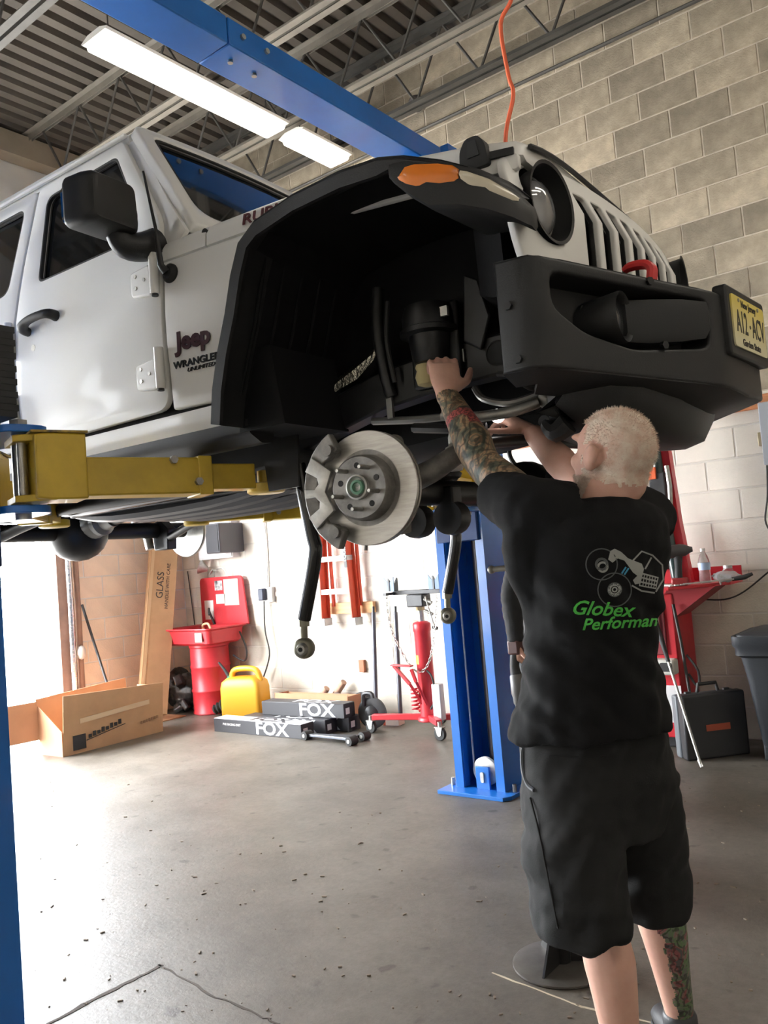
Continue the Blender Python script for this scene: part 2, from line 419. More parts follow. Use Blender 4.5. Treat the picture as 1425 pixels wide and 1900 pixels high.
for xx, yy, lab in ((1.4, 3.4, 'unseen lit strip light added for fill over the front of the shop near the block wall'), (.7, 4.55, 'unseen lit strip light added beside the block wall to brighten the wall and grille'), (2.4, 2.4, 'unseen lit strip light added over the middle of the front to brighten the grille'), (1.6, -1.0, 'unseen lit strip light added for fill behind the camera, over the front of the shop'), (-3.2, -2.6, 'unseen lit strip light added for fill over the neighbouring empty bay')): strip(yy-1.2, yy+1.2, xx, 5.0, lab)  # strips out of view, added as fill for grille, upper wall and camera side
# conduit and dome camera on the wall
o = MB().tube([(XB, YW-.03, 5.05), (X1, YW-.03, 5.05)], .014).build('conduit', m_joist); tag(o, 'thin grey conduit running along the top of the block wall', 'conduit')
dc = root('dome_camera', 'small grey dome security camera high on the block wall', 'camera', (-3.78, YW, 5.28))
MB().cyl((0, 0, 0), (0, -.05, 0), .065, n=20).build('base', m_joist_l, dc)
MB().sphere((0, -.07, -.01), .07, 18).build('dome', mat('smoked_dome', (.13, .12, .12), .25), dc)
MB().cyl((0, -.10, -.06), (0, -.135, -.075), .028, .026, n=14).build('lens', mat('lens_ring', (.45, .44, .42), .3), dc)
# orange hose hanging from the roof
h = [(-2.13, 4.5, 5.6), (-2.16, 4.5, 5.0), (-2.17, 4.5, 4.75), (-2.26, 4.5, 4.62), (-2.25, 4.52, 4.3), (-2.22, 4.5, 4.15), (-2.30, 4.5, 3.9), (-2.3, 4.5, 3.5), (-2.25, 4.5, 3.1)]
tag(MB().tube(h, .013, 8, sm=6).build('air_hose', mat('orange_hose', (.85, .16, .07), .5)), 'orange air hose hanging from the roof above the vehicle', 'hose')
# ---- floor cracks and joint lines: shallow dark grooves with raised lips
m_crack = mat('crack_dark', (.07, .055, .045), .95)
def floor_strip(name, pts, ws, m, label, cat, z=.0015):
    mb = MB(); L = []; Rr = []
    pts = [V3(p) for p in pts]
    for i, p in enumerate(pts):
        t = (pts[min(i+1, len(pts)-1)]-pts[max(i-1, 0)]).normalized(); nn = V3((-t.y, t.x, 0)); w_ = ws[i] if hasattr(ws, '__len__') else ws
        w_ *= random.uniform(.6, 1.4)
        L.append(p+nn*w_); Rr.append(p-nn*w_)
    mb.loft([[l+V3((0, 0, -.004)), l+V3((0, 0, z)), r_+V3((0, 0, z)), r_+V3((0, 0, -.004))] for l, r_ in zip(L, Rr)])
    return tag(mb.build(name, m, smooth=0), label, cat)
def fl(x, y):
    r_ = CW + CR*((x-712.5)/FOC) - CU*((y-950)/FOC); return CAM + r_*(-CAM.z/r_.z)
def wig(pts, n=6, a=.006):
    out = []
    for p, q in zip(pts[:-1], pts[1:]):
        for k in range(n):
            t = k/n; out.append(p.lerp(q, t)+V3((random.uniform(-a, a), random.uniform(-a, a), 0)))
    return out+[pts[-1]]
floor_strip('floor_crack', wig([fl(90, 1900), fl(215, 1835), fl(300, 1790)]), .009, m_crack, 'dark crack in the floor running to the lower left corner', 'crack')
floor_strip('floor_crack', wig([fl(295, 1790), fl(390, 1845), fl(490, 1888), fl(520, 1900)], 8), .0035, m_crack, 'thin crack in the floor slanting down beside the wide one', 'crack')
floor_strip('floor_joint', wig([fl(912, 1805), fl(1000, 1838), fl(1080, 1868), fl(1240, 1905)], 4, .002), .003, mat('chalk', (.55, .48, .36), .9), 'thin pale line scratched across the floor beside the man', 'line')
m_bit = mat('debris', (.16, .13, .10), .9, rnd=.6)
bits = MB()
for k in range(260):
    p = fl(random.uniform(60, 1420), random.uniform(1450, 1890))
    if abs(p.x) > 6 or (p.x < -2.3 and p.y > 3.6) or (V3((p.x, p.y, 0))-V3((-1.37, 2.54, 0))).length < .2 or (V3((p.x, p.y, 0))-V3((-1.66, 3.27, 0))).length < .3: continue
    r_ = random.uniform(.0015, .006)
    bits.box((p.x, p.y, r_*.4), (r_*random.uniform(1, 4), r_, r_*.8), Matrix.Rotation(random.uniform(0, PI), 3, 'Z'))
o = bits.build('grit', m_bit, smooth=0); o['kind'] = 'stuff'; tag(o, 'small bits of grit scattered over the floor', 'grit')
# ================================================================== the lifted vehicle
# local frame: x forward, y to the driver side, z up from its own ground line; front axle at x = 0
JT = V3((-1.452, 2.675, 1.30)); JA = math.radians(2.7)
J = root('off_road_vehicle', 'white four-door off-road vehicle raised on the lift, front wheel removed', 'vehicle', JT, JA)
JM = Matrix.Translation(JT) @ Matrix.Rotation(JA, 4, 'Z')
m_paint = mat('white_car_paint', (.80, .795, .77), .45, coat=.12)
m_plas = mat('black_grained_plastic', (.014, .014, .0145), .52, spec=.35, bump=.08, bscale=300)
m_blk = mat('black_chassis', (.008, .008, .0085), .42, spec=.4, var=.3, scale=14)
m_blk2 = mat('dark_undercoat', (.006, .006, .0065), .7, spec=.2, var=.4, scale=9)
m_liner = mat('black_wheel_liner', (.0065, .0065, .007), .75, spec=.2)
m_glass = mat('dark_tinted_glass', (.006, .007, .008), .04, spec=.7)
m_gap = mat('panel_gap', (.012, .012, .012), .8)
m_steel = mat('bare_steel', (.42, .41, .38), .42, metal=.85, var=.2, scale=20)
m_cast = mat('cast_iron', (.20, .19, .175), .55, metal=.6, var=.3, scale=18)
m_alu = mat('cast_aluminium', (.55, .54, .50), .45, metal=.7, var=.15, scale=25)
m_rub = mat('black_rubber', (.02, .02, .02), .7)
m_red = mat('red_hook', (.55, .03, .03), .4)
def lerp_tab(T, x):
    if x <= T[0][0]: return T[0][1]
    for (a, u), (b_, w_) in zip(T[:-1], T[1:]):
        if x <= b_: return u+(w_-u)*(x-a)/(b_-a)
    return T[-1][1]
SY = [(.5, .785), (.66, .80), (.95, .815), (1.18, .803), (1.31, .778), (1.86, .655)]
def sy(z): return lerp_tab(SY, z)
def fy(x, z): return sy(z)-(0 if x < -.88 else (x+.88)/1.30*.14)
ZC = [.7, .8, .9, 1.0, 1.1, 1.18, 1.25, 1.31, 1.4, 1.5, 1.6, 1.7]
def side_panel(name, out, holes, m, parent, s, t=.022, off=0., bev=.005, fn=fy):
    me = flat(out, holes, t, bev); cuts(me, [-.6, -.3, 0, .2], ZC)
    bend(me, lambda x, z, e: V3((x, s*(fn(x, z)+off+e), z)))
    return obj(name, me, m, parent, 35)
door_out = round_poly([(-.893, .668), (-1.797, .655), (-1.797, 1.45), (-1.775, 1.785), (-1.215, 1.795), (-.925, 1.37), (-.893, 1.22)], [.07, .06, .03, .03, .02, .05, .05], 5)
door_win = round_poly([(-1.665, 1.325), (-1.06, 1.325), (-1.05, 1.42), (-1.24, 1.735), (-1.70, 1.72)], [.035, .03, .04, .03, .05], 5)
rd_out = round_poly([(-1.812, .655), (-2.62, .66), (-2.86, .98), (-2.86, 1.45), (-2.80, 1.785), (-1.79, 1.785), (-1.812, 1.45)], [.06, .10, .1, .03, .03, .03, .03], 5)
rd_win = round_poly([(-1.895, 1.335), (-2.77, 1.33), (-2.70, 1.725), (-1.865, 1.725)], .05, 5)
rq_out = round_poly([(-2.66, .66), (-2.88, .98), (-2.88, 1.45), (-2.82, 1.78), (-3.42, 1.78), (-3.46, .95), (-3.36, .66)], .03, 3)
rq_win = round_poly([(-2.95, 1.34), (-3.36, 1.34), (-3.34, 1.70), (-2.90, 1.70)], .05, 4)
fen_out = round_poly([(-.877, .66), (-.575, .66), (-.50, .9), (-.42, 1.105), (-.2, 1.15), (.42, 1.12), (.42, 1.165), (-.3, 1.195), (-.877, 1.183)], [.01, .01, 0, .03, 0, .01, .01, 0, .005], 3)
def grow(poly, d):
    cx = sum(p[0] for p in poly)/len(poly); cz = sum(p[1] for p in poly)/len(poly)
    return [(p[0]+d*(1 if p[0] > cx else -1), p[1]+d*(1 if p[1] > cz else -1)) for p in poly]
for s in (-1, 1):
    # dark inner skin seen through the panel gaps
    side_panel('inner_skin', [(-.58, .66), (-.86, .64), (-2.6, .64), (-3.4, .68), (-3.42, 1.76), (-1.24, 1.765), (-.97, 1.36), (-.86, 1.18), (-.45, 1.15)], [door_win, rd_win, rq_win], m_gap, J, s, .01, -.022, 0)
    side_panel('fender', fen_out, [], m_paint, J, s)
    dr = side_panel('front_door', door_out, [door_win], m_paint, J, s, .026)
    side_panel('window_glass', grow(door_win, .012), [], m_glass, dr, s, .004, -.012, 0)
    side_panel('window_seal', grow(door_win, .008), [grow(door_win, -.006)], m_rub, dr, s, .016, .004, .003)
    rd = side_panel('rear_door', rd_out, [rd_win], m_paint, J, s, .026)
    side_panel('window_glass', grow(rd_win, .012), [], m_glass, rd, s, .004, -.012, 0)
    side_panel('window_seal', grow(rd_win, .008), [grow(rd_win, -.006)], m_rub, rd, s, .016, .004, .003)
    rq = side_panel('rear_quarter', rq_out, [rq_win], m_paint, J, s)
    side_panel('window_glass', grow(rq_win, .012), [], m_glass, rq, s, .004, -.012, 0)
    # sill: white rocker, black rail below it
    MB().prism(round_poly([(s*.70, .64), (s*.805, .648), (s*.80, .60), (s*.765, .555), (s*.70, .55)], .008, 2), 0, -.60, -2.62).build('rocker', m_paint, J)
    MB().prism(round_poly([(s*.66, .585), (s*.785, .582), (s*.775, .535), (s*.72, .505), (s*.66, .51)], .01, 2), 0, -.56, -2.60).build('sill_rail', m_plas, J)
    # hinges: two leaf plates each, and the handle
    for hx, hz, par, wide in ((-.893, 1.135, dr, 1), (-.893, .80, dr, 1), (-1.805, 1.10, rd, 1), (-1.805, .80, rd, 1)):
        y = fy(hx-.05, hz)+.012
        hg = MB().prism(round_poly([(hx-.135, hz-.048), (hx-.03, hz-.062), (hx-.03, hz+.05), (hx-.135, hz+.042)], .012, 2), 1, s*(y-.004), s*(y+.022)).build('hinge', m_paint, par, bevel=.006)
        kn = MB().cyl((hx-.012, s*(y+.018), hz-.062), (hx-.012, s*(y+.018), hz+.082), .017, n=14)
        kn.build('knuckle', m_paint, hg)
        MB().cyl((hx-.012, s*(y+.018), hz-.07), (hx-.012, s*(y+.018), hz-.061), .012, n=10).build('hinge_pin', m_rub, hg)
        for bx, bz in ((-.105, -.02), (-.105, .022), (-.06, .0)):
            MB().cyl((hx+bx, s*(y+.018), hz+bz), (hx+bx, s*(y+.026), hz+bz), .007, n=8).build('screw', m_steel, hg)
    for hx, par in ((-1.60, dr), (-2.62, rd)):
        z = 1.125; y = fy(hx, z)+.012
        h = MB().tube([(hx-.10, s*y, z-.005), (hx-.09, s*(y+.035), z+.004), (hx-.04, s*(y+.045), z+.02), (hx+.05, s*(y+.045), z+.024), (hx+.088, s*(y+.03), z+.022), (hx+.09, s*y, z+.018)], [.018, .022, .017, .016, .02, .022], 10, sm=4)
        hd = h.build('door_handle', m_plas, par)
        MB().sphere((hx, s*(y-.012), z-.01), (.055, .016, .04), 14).build('handle_cup', m_paint, hd)
        MB().cyl((hx-.07, s*(y-.004), z-.075), (hx-.07, s*(y+.006), z-.075), .014, n=14).build('key_lock', m_steel, hd)
# badges on the passenger-side panel
yb = -.812
def badge(name, txt, m, x, z, size, **kw):
    w = fy(x, z)+.012
    return letters(name, txt, m, J, (x, -w-.002, z), (1, .108, 0), (0, 0.03, 1), size, .004, **kw)
m_badge = mat('dark_maroon_badge', (.045, .012, .014), .35)
badge('badge_lettering', 'Jeep', m_badge, -.755, .885, .088, bold=.0035)
badge('badge_lettering', 'WRANGLER', mat('black_badge', (.012, .012, .012), .35), -.752, .808, .034, bold=.0008, sx=1.1)
badge('badge_lettering', 'UNLIMITED', MATS['black_badge'], -.735, .784, .02, shear=.3, sx=1.2)
# ---- hood and cowl: crowned sections
def hood_ring(x, w, z0, h, n=18, drop=.04):
    out = []
    for k in range(n+1):
        a = PI*k/n; c_, s_ = math.cos(a), math.sin(a)
        out.append(V3((x, -w*math.copysign(abs(c_)**.38, c_), z0+h*(abs(s_)**.62))))
    out += [V3((x, w-.02, z0-drop*.3)), V3((x, -w+.02, z0-drop*.3))]
    return out
def hw(x): return .802-(x+.88)/1.30*.14
def hz0(x): return lerp_tab([(-.9, 1.19), (-.3, 1.203), (.1, 1.195), (.42, 1.165)], x)
def hh(x): return lerp_tab([(-.9, .125), (-.5, .13), (0, .12), (.3, .10), (.40, .078), (.45, .05)], x)
MB().loft([hood_ring(x, hw(x)+.008, hz0(x), hh(x)) for x in (-.885, -.84, -.80, -.74, -.69)]).build('cowl', m_paint, J, 50)
hood = MB().loft([hood_ring(x, hw(x)+.008-(.02 if x > .41 else 0), hz0(x), hh(x)) for x in frange(-.683, .33, .08)+[.37, .40, .425]]).build('hood', m_paint, J, 50)
MB().tube([(.435, y, hz0(.42)+.02+.055*(1-(y/.66)**4)*.9) for y in frange(-.62, .62, .08)], .008, 6).build('hood_seal', m_rub, hood)
MB().cyl((-.70, -.735, 1.245), (-.70, -.78, 1.25), .012, n=12).build('hood_bumper', m_rub, hood)
MB().sphere((-.79, -.70, 1.292), (.022, .016, .016), 10).build('washer_nozzle', m_paint, hood)
for s in (-1, 1):
    lt = MB().prism(round_poly([(.25, 1.15), (.345, 1.15), (.335, 1.215), (.315, 1.245), (.275, 1.245), (.255, 1.215)], .012, 3), 1, s*.655, s*.70).build('hood_latch', m_plas, J, bevel=.006)
    MB().prism([(.28, 1.185), (.318, 1.185), (.31, 1.23), (.285, 1.23)], 1, s*.699, s*.704).build('latch_slot', m_rub, lt)
    MB().bar((.345, s*.69, 1.175), (.41, s*.675, 1.172), .012, .02).build('latch_hook', m_plas, lt)
letters('hood_lettering', 'RUBICON', mat('hood_decal_red', (.10, .02, .022), .4), hood, (-.375, -.757, 1.235), (1, .108, -.01), (0, .25, 1), .055, .003, bold=.001, sx=1.25)
# ---- windshield frame, glass, roof
WB_, WT_ = V3((-.80, 0, 1.315)), V3((-1.185, 0, 1.84)); wdir = (WT_-WB_); wl = wdir.length; wdir.normalize(); wn = V3((wdir.z, 0, -wdir.x))
def wpl(y, v, e): return WB_+wdir*v+V3((0, y, 0))+wn*(e+.03*(1-(y/.7)**2))
f_out = round_poly([(-.748, -.02), (.748, -.02), (.668, wl), (-.668, wl)], [.02, .02, .05, .05], 4)
f_in = round_poly([(-.675, .055), (.675, .055), (.605, wl-.055), (-.605, wl-.055)], [.10, .10, .05, .05], 6)
me = cuts(flat(f_out, [f_in], .045, .010, 2), frange(-.7, .7, .14), [.2, .4]); bend(me, wpl); wf = obj('windshield_frame', me, m_paint, J, 40)
me = cuts(flat(grow(f_in, .008), [], .006, 0), frange(-.7, .7, .14)); bend(me, lambda y, v, e: wpl(y, v, e-.004)); obj('windshield_glass', me, m_glass, wf, 40)
me = cuts(flat(grow(f_in, .004), [grow(f_in, -.012)], .008, 0), frange(-.7, .7, .14)); bend(me, lambda y, v, e: wpl(y, v, e+.012)); obj('windshield_seal', me, m_rub, wf, 40)
for y in (-.30, .25): MB().tube([(-.80, y, 1.335), (-.83, y+.08, 1.375), (-.87, y+.35, 1.40)], [.012, .008, .005], 8).build('wiper', m_plas, wf)
rr = []
for x, d, zt in ((-1.175, .045, 1.84), (-1.20, .012, 1.862), (-1.6, 0, 1.878), (-2.6, 0, 1.878), (-3.35, 0, 1.865), (-3.44, .03, 1.83)):
    rr.append([V3((x, y*(.672-d), z)) for y, z in ((-1, 1.785), (-1.0, 1.815), (-.985, zt-.03), (-.93, zt-.008), (-.6, zt), (0, zt+.006), (.6, zt), (.93, zt-.008), (.985, zt-.03), (1.0, 1.815), (1, 1.785))])
rf = MB().loft(rr).build('roof', m_paint, J, 50)
for s in (-1, 1): MB().bar((-1.19, s*.684, 1.808), (-3.42, s*.684, 1.80), .018, .014).build('drip_rail', m_paint, rf, bevel=.004)
MB().box2((-3.46, -.78, .66), (-3.42, .78, 1.33)).build('tailgate', m_paint, J, bevel=.01)
MB().box2((-3.44, -.62, 1.33), (-3.42, .62, 1.76)).build('rear_glass', m_glass, J)
MB().box2((-3.42, -.72, .60), (-.75, .72, .655)).build('floor_pan', m_blk2, J, smooth=0)
MB().box2((-.90, -.72, .60), (-.86, .72, 1.2)).build('firewall', m_blk2, J, smooth=0)
for s in (-1, 1):
    q = [(-.80, 1.29), (-.885, 1.19), (-.90, 1.24), (-.935, 1.37), (-1.22, 1.79), (-1.165, 1.80), (-.90, 1.42)]
    me = flat(q, [], .02, .003); bend(me, lambda x, z, e: V3((x, s*(sy(z)-.022+e), z))); obj('windshield_pillar', me, m_paint, wf, 35)
# ---- wing mirrors and antenna
for s in (-1, 1):
    a = MB().tube([(-.93, s*.79, 1.275), (-.935, s*.85, 1.245), (-.945, s*.915, 1.235), (-.955, s*.945, 1.275)], [.052, .05, .046, .038], 14, sm=4)
    mm = a.build('mirror_arm', m_plas, J, 60)
    ho = []
    for x, sc in ((-1.01, .95), (-.998, 1.0), (-.93, 1.0), (-.895, .95), (-.880, .84)):
        P = round_poly([(s*.885, 1.265), (s*1.115, 1.255), (s*1.115, 1.43), (s*.895, 1.445)], .035, 5)
        ho.append([V3((x, s*1.01+(p[0]-s*1.01)*sc, 1.348+(p[1]-1.348)*sc)) for p in P])
    MB().loft(ho).map(lambda p: V3((-.945, s*1.01, 1.35))+Matrix.Rotation(s*-.12, 3, 'Z') @ (p-V3((-.945, s*1.01, 1.35)))).build('mirror_housing', m_plas, mm, 50)
    MB().prism(round_poly([(s*.90, 1.285), (s*1.11, 1.275), (s*1.11, 1.41), (s*.91, 1.42)], .03, 4), 0, -1.018, -1.008).build('mirror_face', mat('mirror', (.7, .7, .7), .03, metal=1), mm)
an = MB().lathe([(.035, 0), (.034, .02), (.022, .032)], (-.845, -.798, 1.135), (0, -1, 0), 18).build('antenna', m_plas, J)
MB().tube([(-.845, -.83, 1.135), (-.855, -.845, 1.16), (-.875, -.84, 1.30), (-.925, -.835, 1.52)], [.016, .012, .006, .004], 10).build('mast', m_plas, an)
# ---- front fender flares with marker lamp
def flare(s, x0=0., rear=False):
    path = [(-.592, .555, .935, .79), (-.568, .66, .942, .79), (-.528, .77, .948, .79), (-.482, .88, .95, .79), (-.447, .99, .95, .785), (-.405, 1.085, .948, .77), (-.34, 1.135, .942, .75), (-.18, 1.168, .94, .725), (0, 1.178, .94, .705), (.13, 1.172, .935, .69), (.21, 1.152, .927, .685), (.30, 1.118, .903, .675), (.37, 1.085, .868, .67), (.425, 1.05, .82, .69), (.462, 1.005, .765, .715)]
    rings = []
    for i, (x, z, yo, yi) in enumerate(path):
        a, b_ = path[max(i-1, 0)], path[min(i+1, len(path)-1)]
        t = V3((b_[0]-a[0], 0, b_[1]-a[1])).normalized(); n_ = V3((-t.z, 0, t.x))
        if n_.z < 0 and n_.x > 0: n_ = -n_
        c_ = V3((x, 0, z)); lip = .062 if x < .2 else .03
        q = lambda y, d: c_+V3((0, s*y, 0))+n_*d
        rings.append([q(yi, .004), q(yo-.06, .002), q(yo-.02, -.006), q(yo, -.022), q(yo, -lip), q(yo-.014, -lip), q(yo-.024, -.034), q(yo-.07, -.022), q(yi, -.018)])
    fl_ = MB().loft(rings).build('rear_flare' if rear else 'fender_flare', m_plas, J, 45)
    # front lamp housing
    st = [(.165, 1.145, 1.085, .932, .0), (.215, 1.135, 1.03, .93, 0), (.27, 1.112, .982, .915, 0), (.34, 1.085, .972, .888, 0), (.40, 1.056, .952, .848, 0), (.445, 1.02, .932, .795, 0), (.472, .978, .916, .74, 0)]
    rg = []
    for x, zt, zb, yo, _ in st:
        rg.append([V3((x, s*p, q)) for p, q in ((min(.60+max(0, x-.36)*1.1, yo-.035), zt-.012), (yo-.03, zt), (yo-.002, zt-.014), (yo+.004, (zt+zb)/2), (yo+.002, zb+.006), (yo-.02, zb-.002), (min(.60+max(0, x-.36)*1.1, yo-.035), zb+.015))])
    MB().loft(rg).build('lamp_housing', m_plas, fl_, 50)
    def patch(name, m, xs):
        r2 = []
        for x, zt, zb in xs:
            yo = lerp_tab([(q[0], q[3]) for q in st], x)
            r2.append([V3((x, s*p, z)) for p, z in ((yo-.03, zt), (yo+.004, zt), (yo+.011, (zt+zb)/2), (yo+.004, zb), (yo-.03, zb))])
        return MB().loft(r2).build(name, m, fl_, 50)
    patch('marker_lamp', mat('amber_lens', (.62, .17, .02), .25, coat=.4), [(.195, 1.085, 1.075), (.215, 1.103, 1.058), (.24, 1.104, 1.046), (.30, 1.092, 1.040), (.335, 1.08, 1.038), (.345, 1.07, 1.045)])
    patch('running_light', mat('pale_lens', (.60, .54, .42), .2, coat=.5), [(.350, 1.064, 1.042), (.365, 1.060, 1.026), (.41, 1.036, 1.004), (.447, 1.004, .982), (.455, .994, .984)])
    return fl_, path
for s in (-1, 1):
    fl_, path = flare(s)
    # liner tunnel, its ribs and its inner wall
    rings = []
    for x, z, yo, yi in path[:13]:
        cx, cz = -.02, .60; p = V3((cx+(x-cx)*.972, 0, cz+(z-cz)*.968))
        rings.append((p, yo))
    mb = MB()
    for k, ((p, yo), (p2, yo2)) in enumerate(zip(rings[:-1], rings[1:])):
        q0 = [p+V3((0, s*(yo-.012), 0)), p2+V3((0, s*(yo2-.012), 0)), p2+V3((0, s*.36, -.02)), p+V3((0, s*.36, -.02))]
        mb.add(q0+[v+V3((0, 0, .012)) for v in q0], [(0, 1, 2, 3), (7, 6, 5, 4), (0, 4, 5, 1), (2, 6, 7, 3), (1, 5, 6, 2), (3, 7, 4, 0)])
    ln = mb.build('wheel_arch_liner', m_liner, J, 60)
    for k in range(5):
        yy = .46+.09*k
        MB().tube([rings[i][0]*1.0+V3((.012*(1 if i < 5 else .2), s*yy, -.008)) for i in range(1, 6)], [.002, .006, .007, .006, .002], 6, sm=2).build('liner_rib', m_liner, ln)
    MB().box2((-.60, s*.36, .64), (.44, s*.345, 1.16)).build('inner_fender', m_blk2, J, smooth=0)
    MB().prism([(-.60, .54), (-.40, .54), (-.44, .80), (-.56, .80)], 1, s*.45, s*.78).build('mud_guard', m_liner, J)
    MB().loft([[V3((x, s*y, z)) for y, z in ((.36, zb), (yo, zb+.02), (yo+.01, zt), (.36, zt))] for x, yo, zb, zt in ((.16, .46, .86, 1.10), (.20, .54, .83, 1.10), (.26, .58, .80, 1.10), (.315, .60, .79, 1.06))]).build('headlight_box', m_liner, J, 50)
# ---- grille: seven slots and two lamp openings in one bowed white panel
SWP = .05
def gx(y, z):
    x = .488-.062*(abs(y)/.7)**2.2+SWP*(y+.4)
    if z > 1.06: x -= (z-1.06)*.42
    return x
g_out = round_poly([(-.67, .80), (.67, .80), (.715, .90), (.735, 1.0), (.73, 1.10), (.67, 1.185), (.3, 1.215), (-.3, 1.215), (-.67, 1.185), (-.73, 1.10), (-.735, 1.0), (-.715, .90)], [.02, .02, .05, .05, .05, .05, .1, .1, .05, .05, .05, .05], 3)
slots = []
for k in range(-3, 4):
    c = k*.112; lo = .83; hi = 1.150-.004*abs(k)
    slots.append(round_poly([(c-.040, lo), (c+.040, lo), (c+.040, hi), (c-.040, hi)], .016, 3))
HL = .56; HZ = 1.045; HR = .115
lamps = [[(s*HL+HR*math.cos(2*PI*k/32), HZ+HR*math.sin(2*PI*k/32)) for k in range(32)] for s in (-1, 1)]
me = flat(g_out, slots+lamps, .024, .007, 2); cuts(me, frange(-.65, .65, .065), [.9, 1.0, 1.06, 1.075, 1.09, 1.12, 1.16])
bend(me, lambda y, z, e: V3((gx(y, z)+e, y, z))); gr = obj('grille', me, m_paint, J, 40)
# dark inserts with mesh lines behind every slot
m_ins = mat('black_grille_insert', (.010, .010, .010), .5)
for k in range(-3, 4):
    c = k*.112
    mb = MB()
    for z0, z1 in ((.82, 1.06), (1.06, 1.16)):
        mb.add([(gx(c, z)-.03-d, c+y, z) for z in (z0, z1) for y in (-.046, .046) for d in (0, .01)], [(0, 2, 6, 4), (1, 5, 7, 3), (0, 1, 3, 2), (4, 6, 7, 5), (0, 4, 5, 1), (2, 3, 7, 6)])
    ins = mb.build('slot_insert', m_ins, gr, smooth=0)
    t_ = MB()
    for z in frange(.85, 1.14, .018): t_.box((gx(c, z)-.026, c, z), (.006, .07, .005))
    t_.build('slot_mesh', mat('insert_bars', (.03, .03, .03), .5), ins, smooth=0)
    fr = flat(slots[k+3], [[(c+(p[0]-c)*.86, .99+(p[1]-.99)*.975) for p in slots[k+3]]], .010, 0); cuts(fr, (), [1.06, 1.09])
    bend(fr, lambda y, z, e: V3((gx(y, z)-.010+e, y, z))); obj('slot_trim', fr, m_plas, ins, 30)
m_lens = mat('clear_lamp_lens', (.22, .225, .235), .10, spec=.8, metal=.15, coat=.6)
for s in (-1, 1):
    x0 = gx(s*HL, HZ)
    tilt = V3((1, s*.12, 0))
    h = MB().lathe([(HR+.004, .022), (HR-.006, .02), (HR-.012, -.03), (HR-.03, -.07), (.02, -.07)], (x0, s*HL, HZ), tilt, 36, cap=False).build('headlight', m_plas, J, 50)
    MB().lathe([(.090, -.060), (.090, -.040), (.072, -.012), (.04, .002), (.001, .006)], (x0, s*HL, HZ), tilt, 30).build('lens', m_lens, h, 60)
    MB().lathe([(.093, -.07), (.098, -.040), (.092, -.032), (.086, -.045)], (x0, s*HL, HZ), tilt, 30, cap=False).build('lens_ring', m_steel, h, 60)
MB().box2((.36, -.60, .78), (.40, .60, 1.16)).build('radiator', m_blk2, J, smooth=0)
# ---- stamped front bumper: swept plan, recessed pockets with fog lamps
BP = [(-.915, .39, -.757), (-.835, .47, -.757), (-.80, .50, -.735), (-.22, .765, -.215), (-.16, .778, -.15), (0, .780, 0), (.16, .778, .15), (.22, .765, .215), (.80, .50, .735), (.835, .47, .757), (.915, .39, .757)]
BP = [(a, x+.06*(y+.3), y) for a, x, y in BP]
def bpl(s_):
    for a, b_ in zip(BP[:-1], BP[1:]):
        if s_ <= b_[0] or b_ is BP[-1]:
            t = (s_-a[0])/(b_[0]-a[0]); return V3((a[1]+(b_[1]-a[1])*t, a[2]+(b_[2]-a[2])*t, 0))
def bnr(s_):
    d = bpl(min(s_+.03, .915))-bpl(max(s_-.03, -.915)); return V3((d.y, -d.x, 0)).normalized()
def bmap(s_, z, e): return bpl(s_)+V3((0, 0, z))+bnr(s_)*e
def btop(s_): return .772+.075*min(1, abs(s_)/.85)**1.2
def bbot(s_): return .49+.055*min(1, abs(s_)/.85)
ss = frange(-.915, .915, .0915)
b_out = [(s_, bbot(s_)) for s_ in ss]+[(s_, btop(s_)) for s_ in reversed(ss)]
pk = lambda k: round_poly([(k*.775, .80), (k*.24, .755), (k*.25, .615), (k*.52, .60), (k*.68, .64), (k*.775, .705)], .03, 3)
me = flat(b_out, [pk(-1), pk(1)], .03, .010, 2); cuts(me, [-.86, -.835, -.80, -.77, -.5, -.22, -.19, -.16, 0, .16, .19, .22, .5, .77, .80, .835, .86])
bend(me, lambda a, z, e: bmap(a, z, e)); bu = obj('front_bumper', me, m_plas, J, 45)
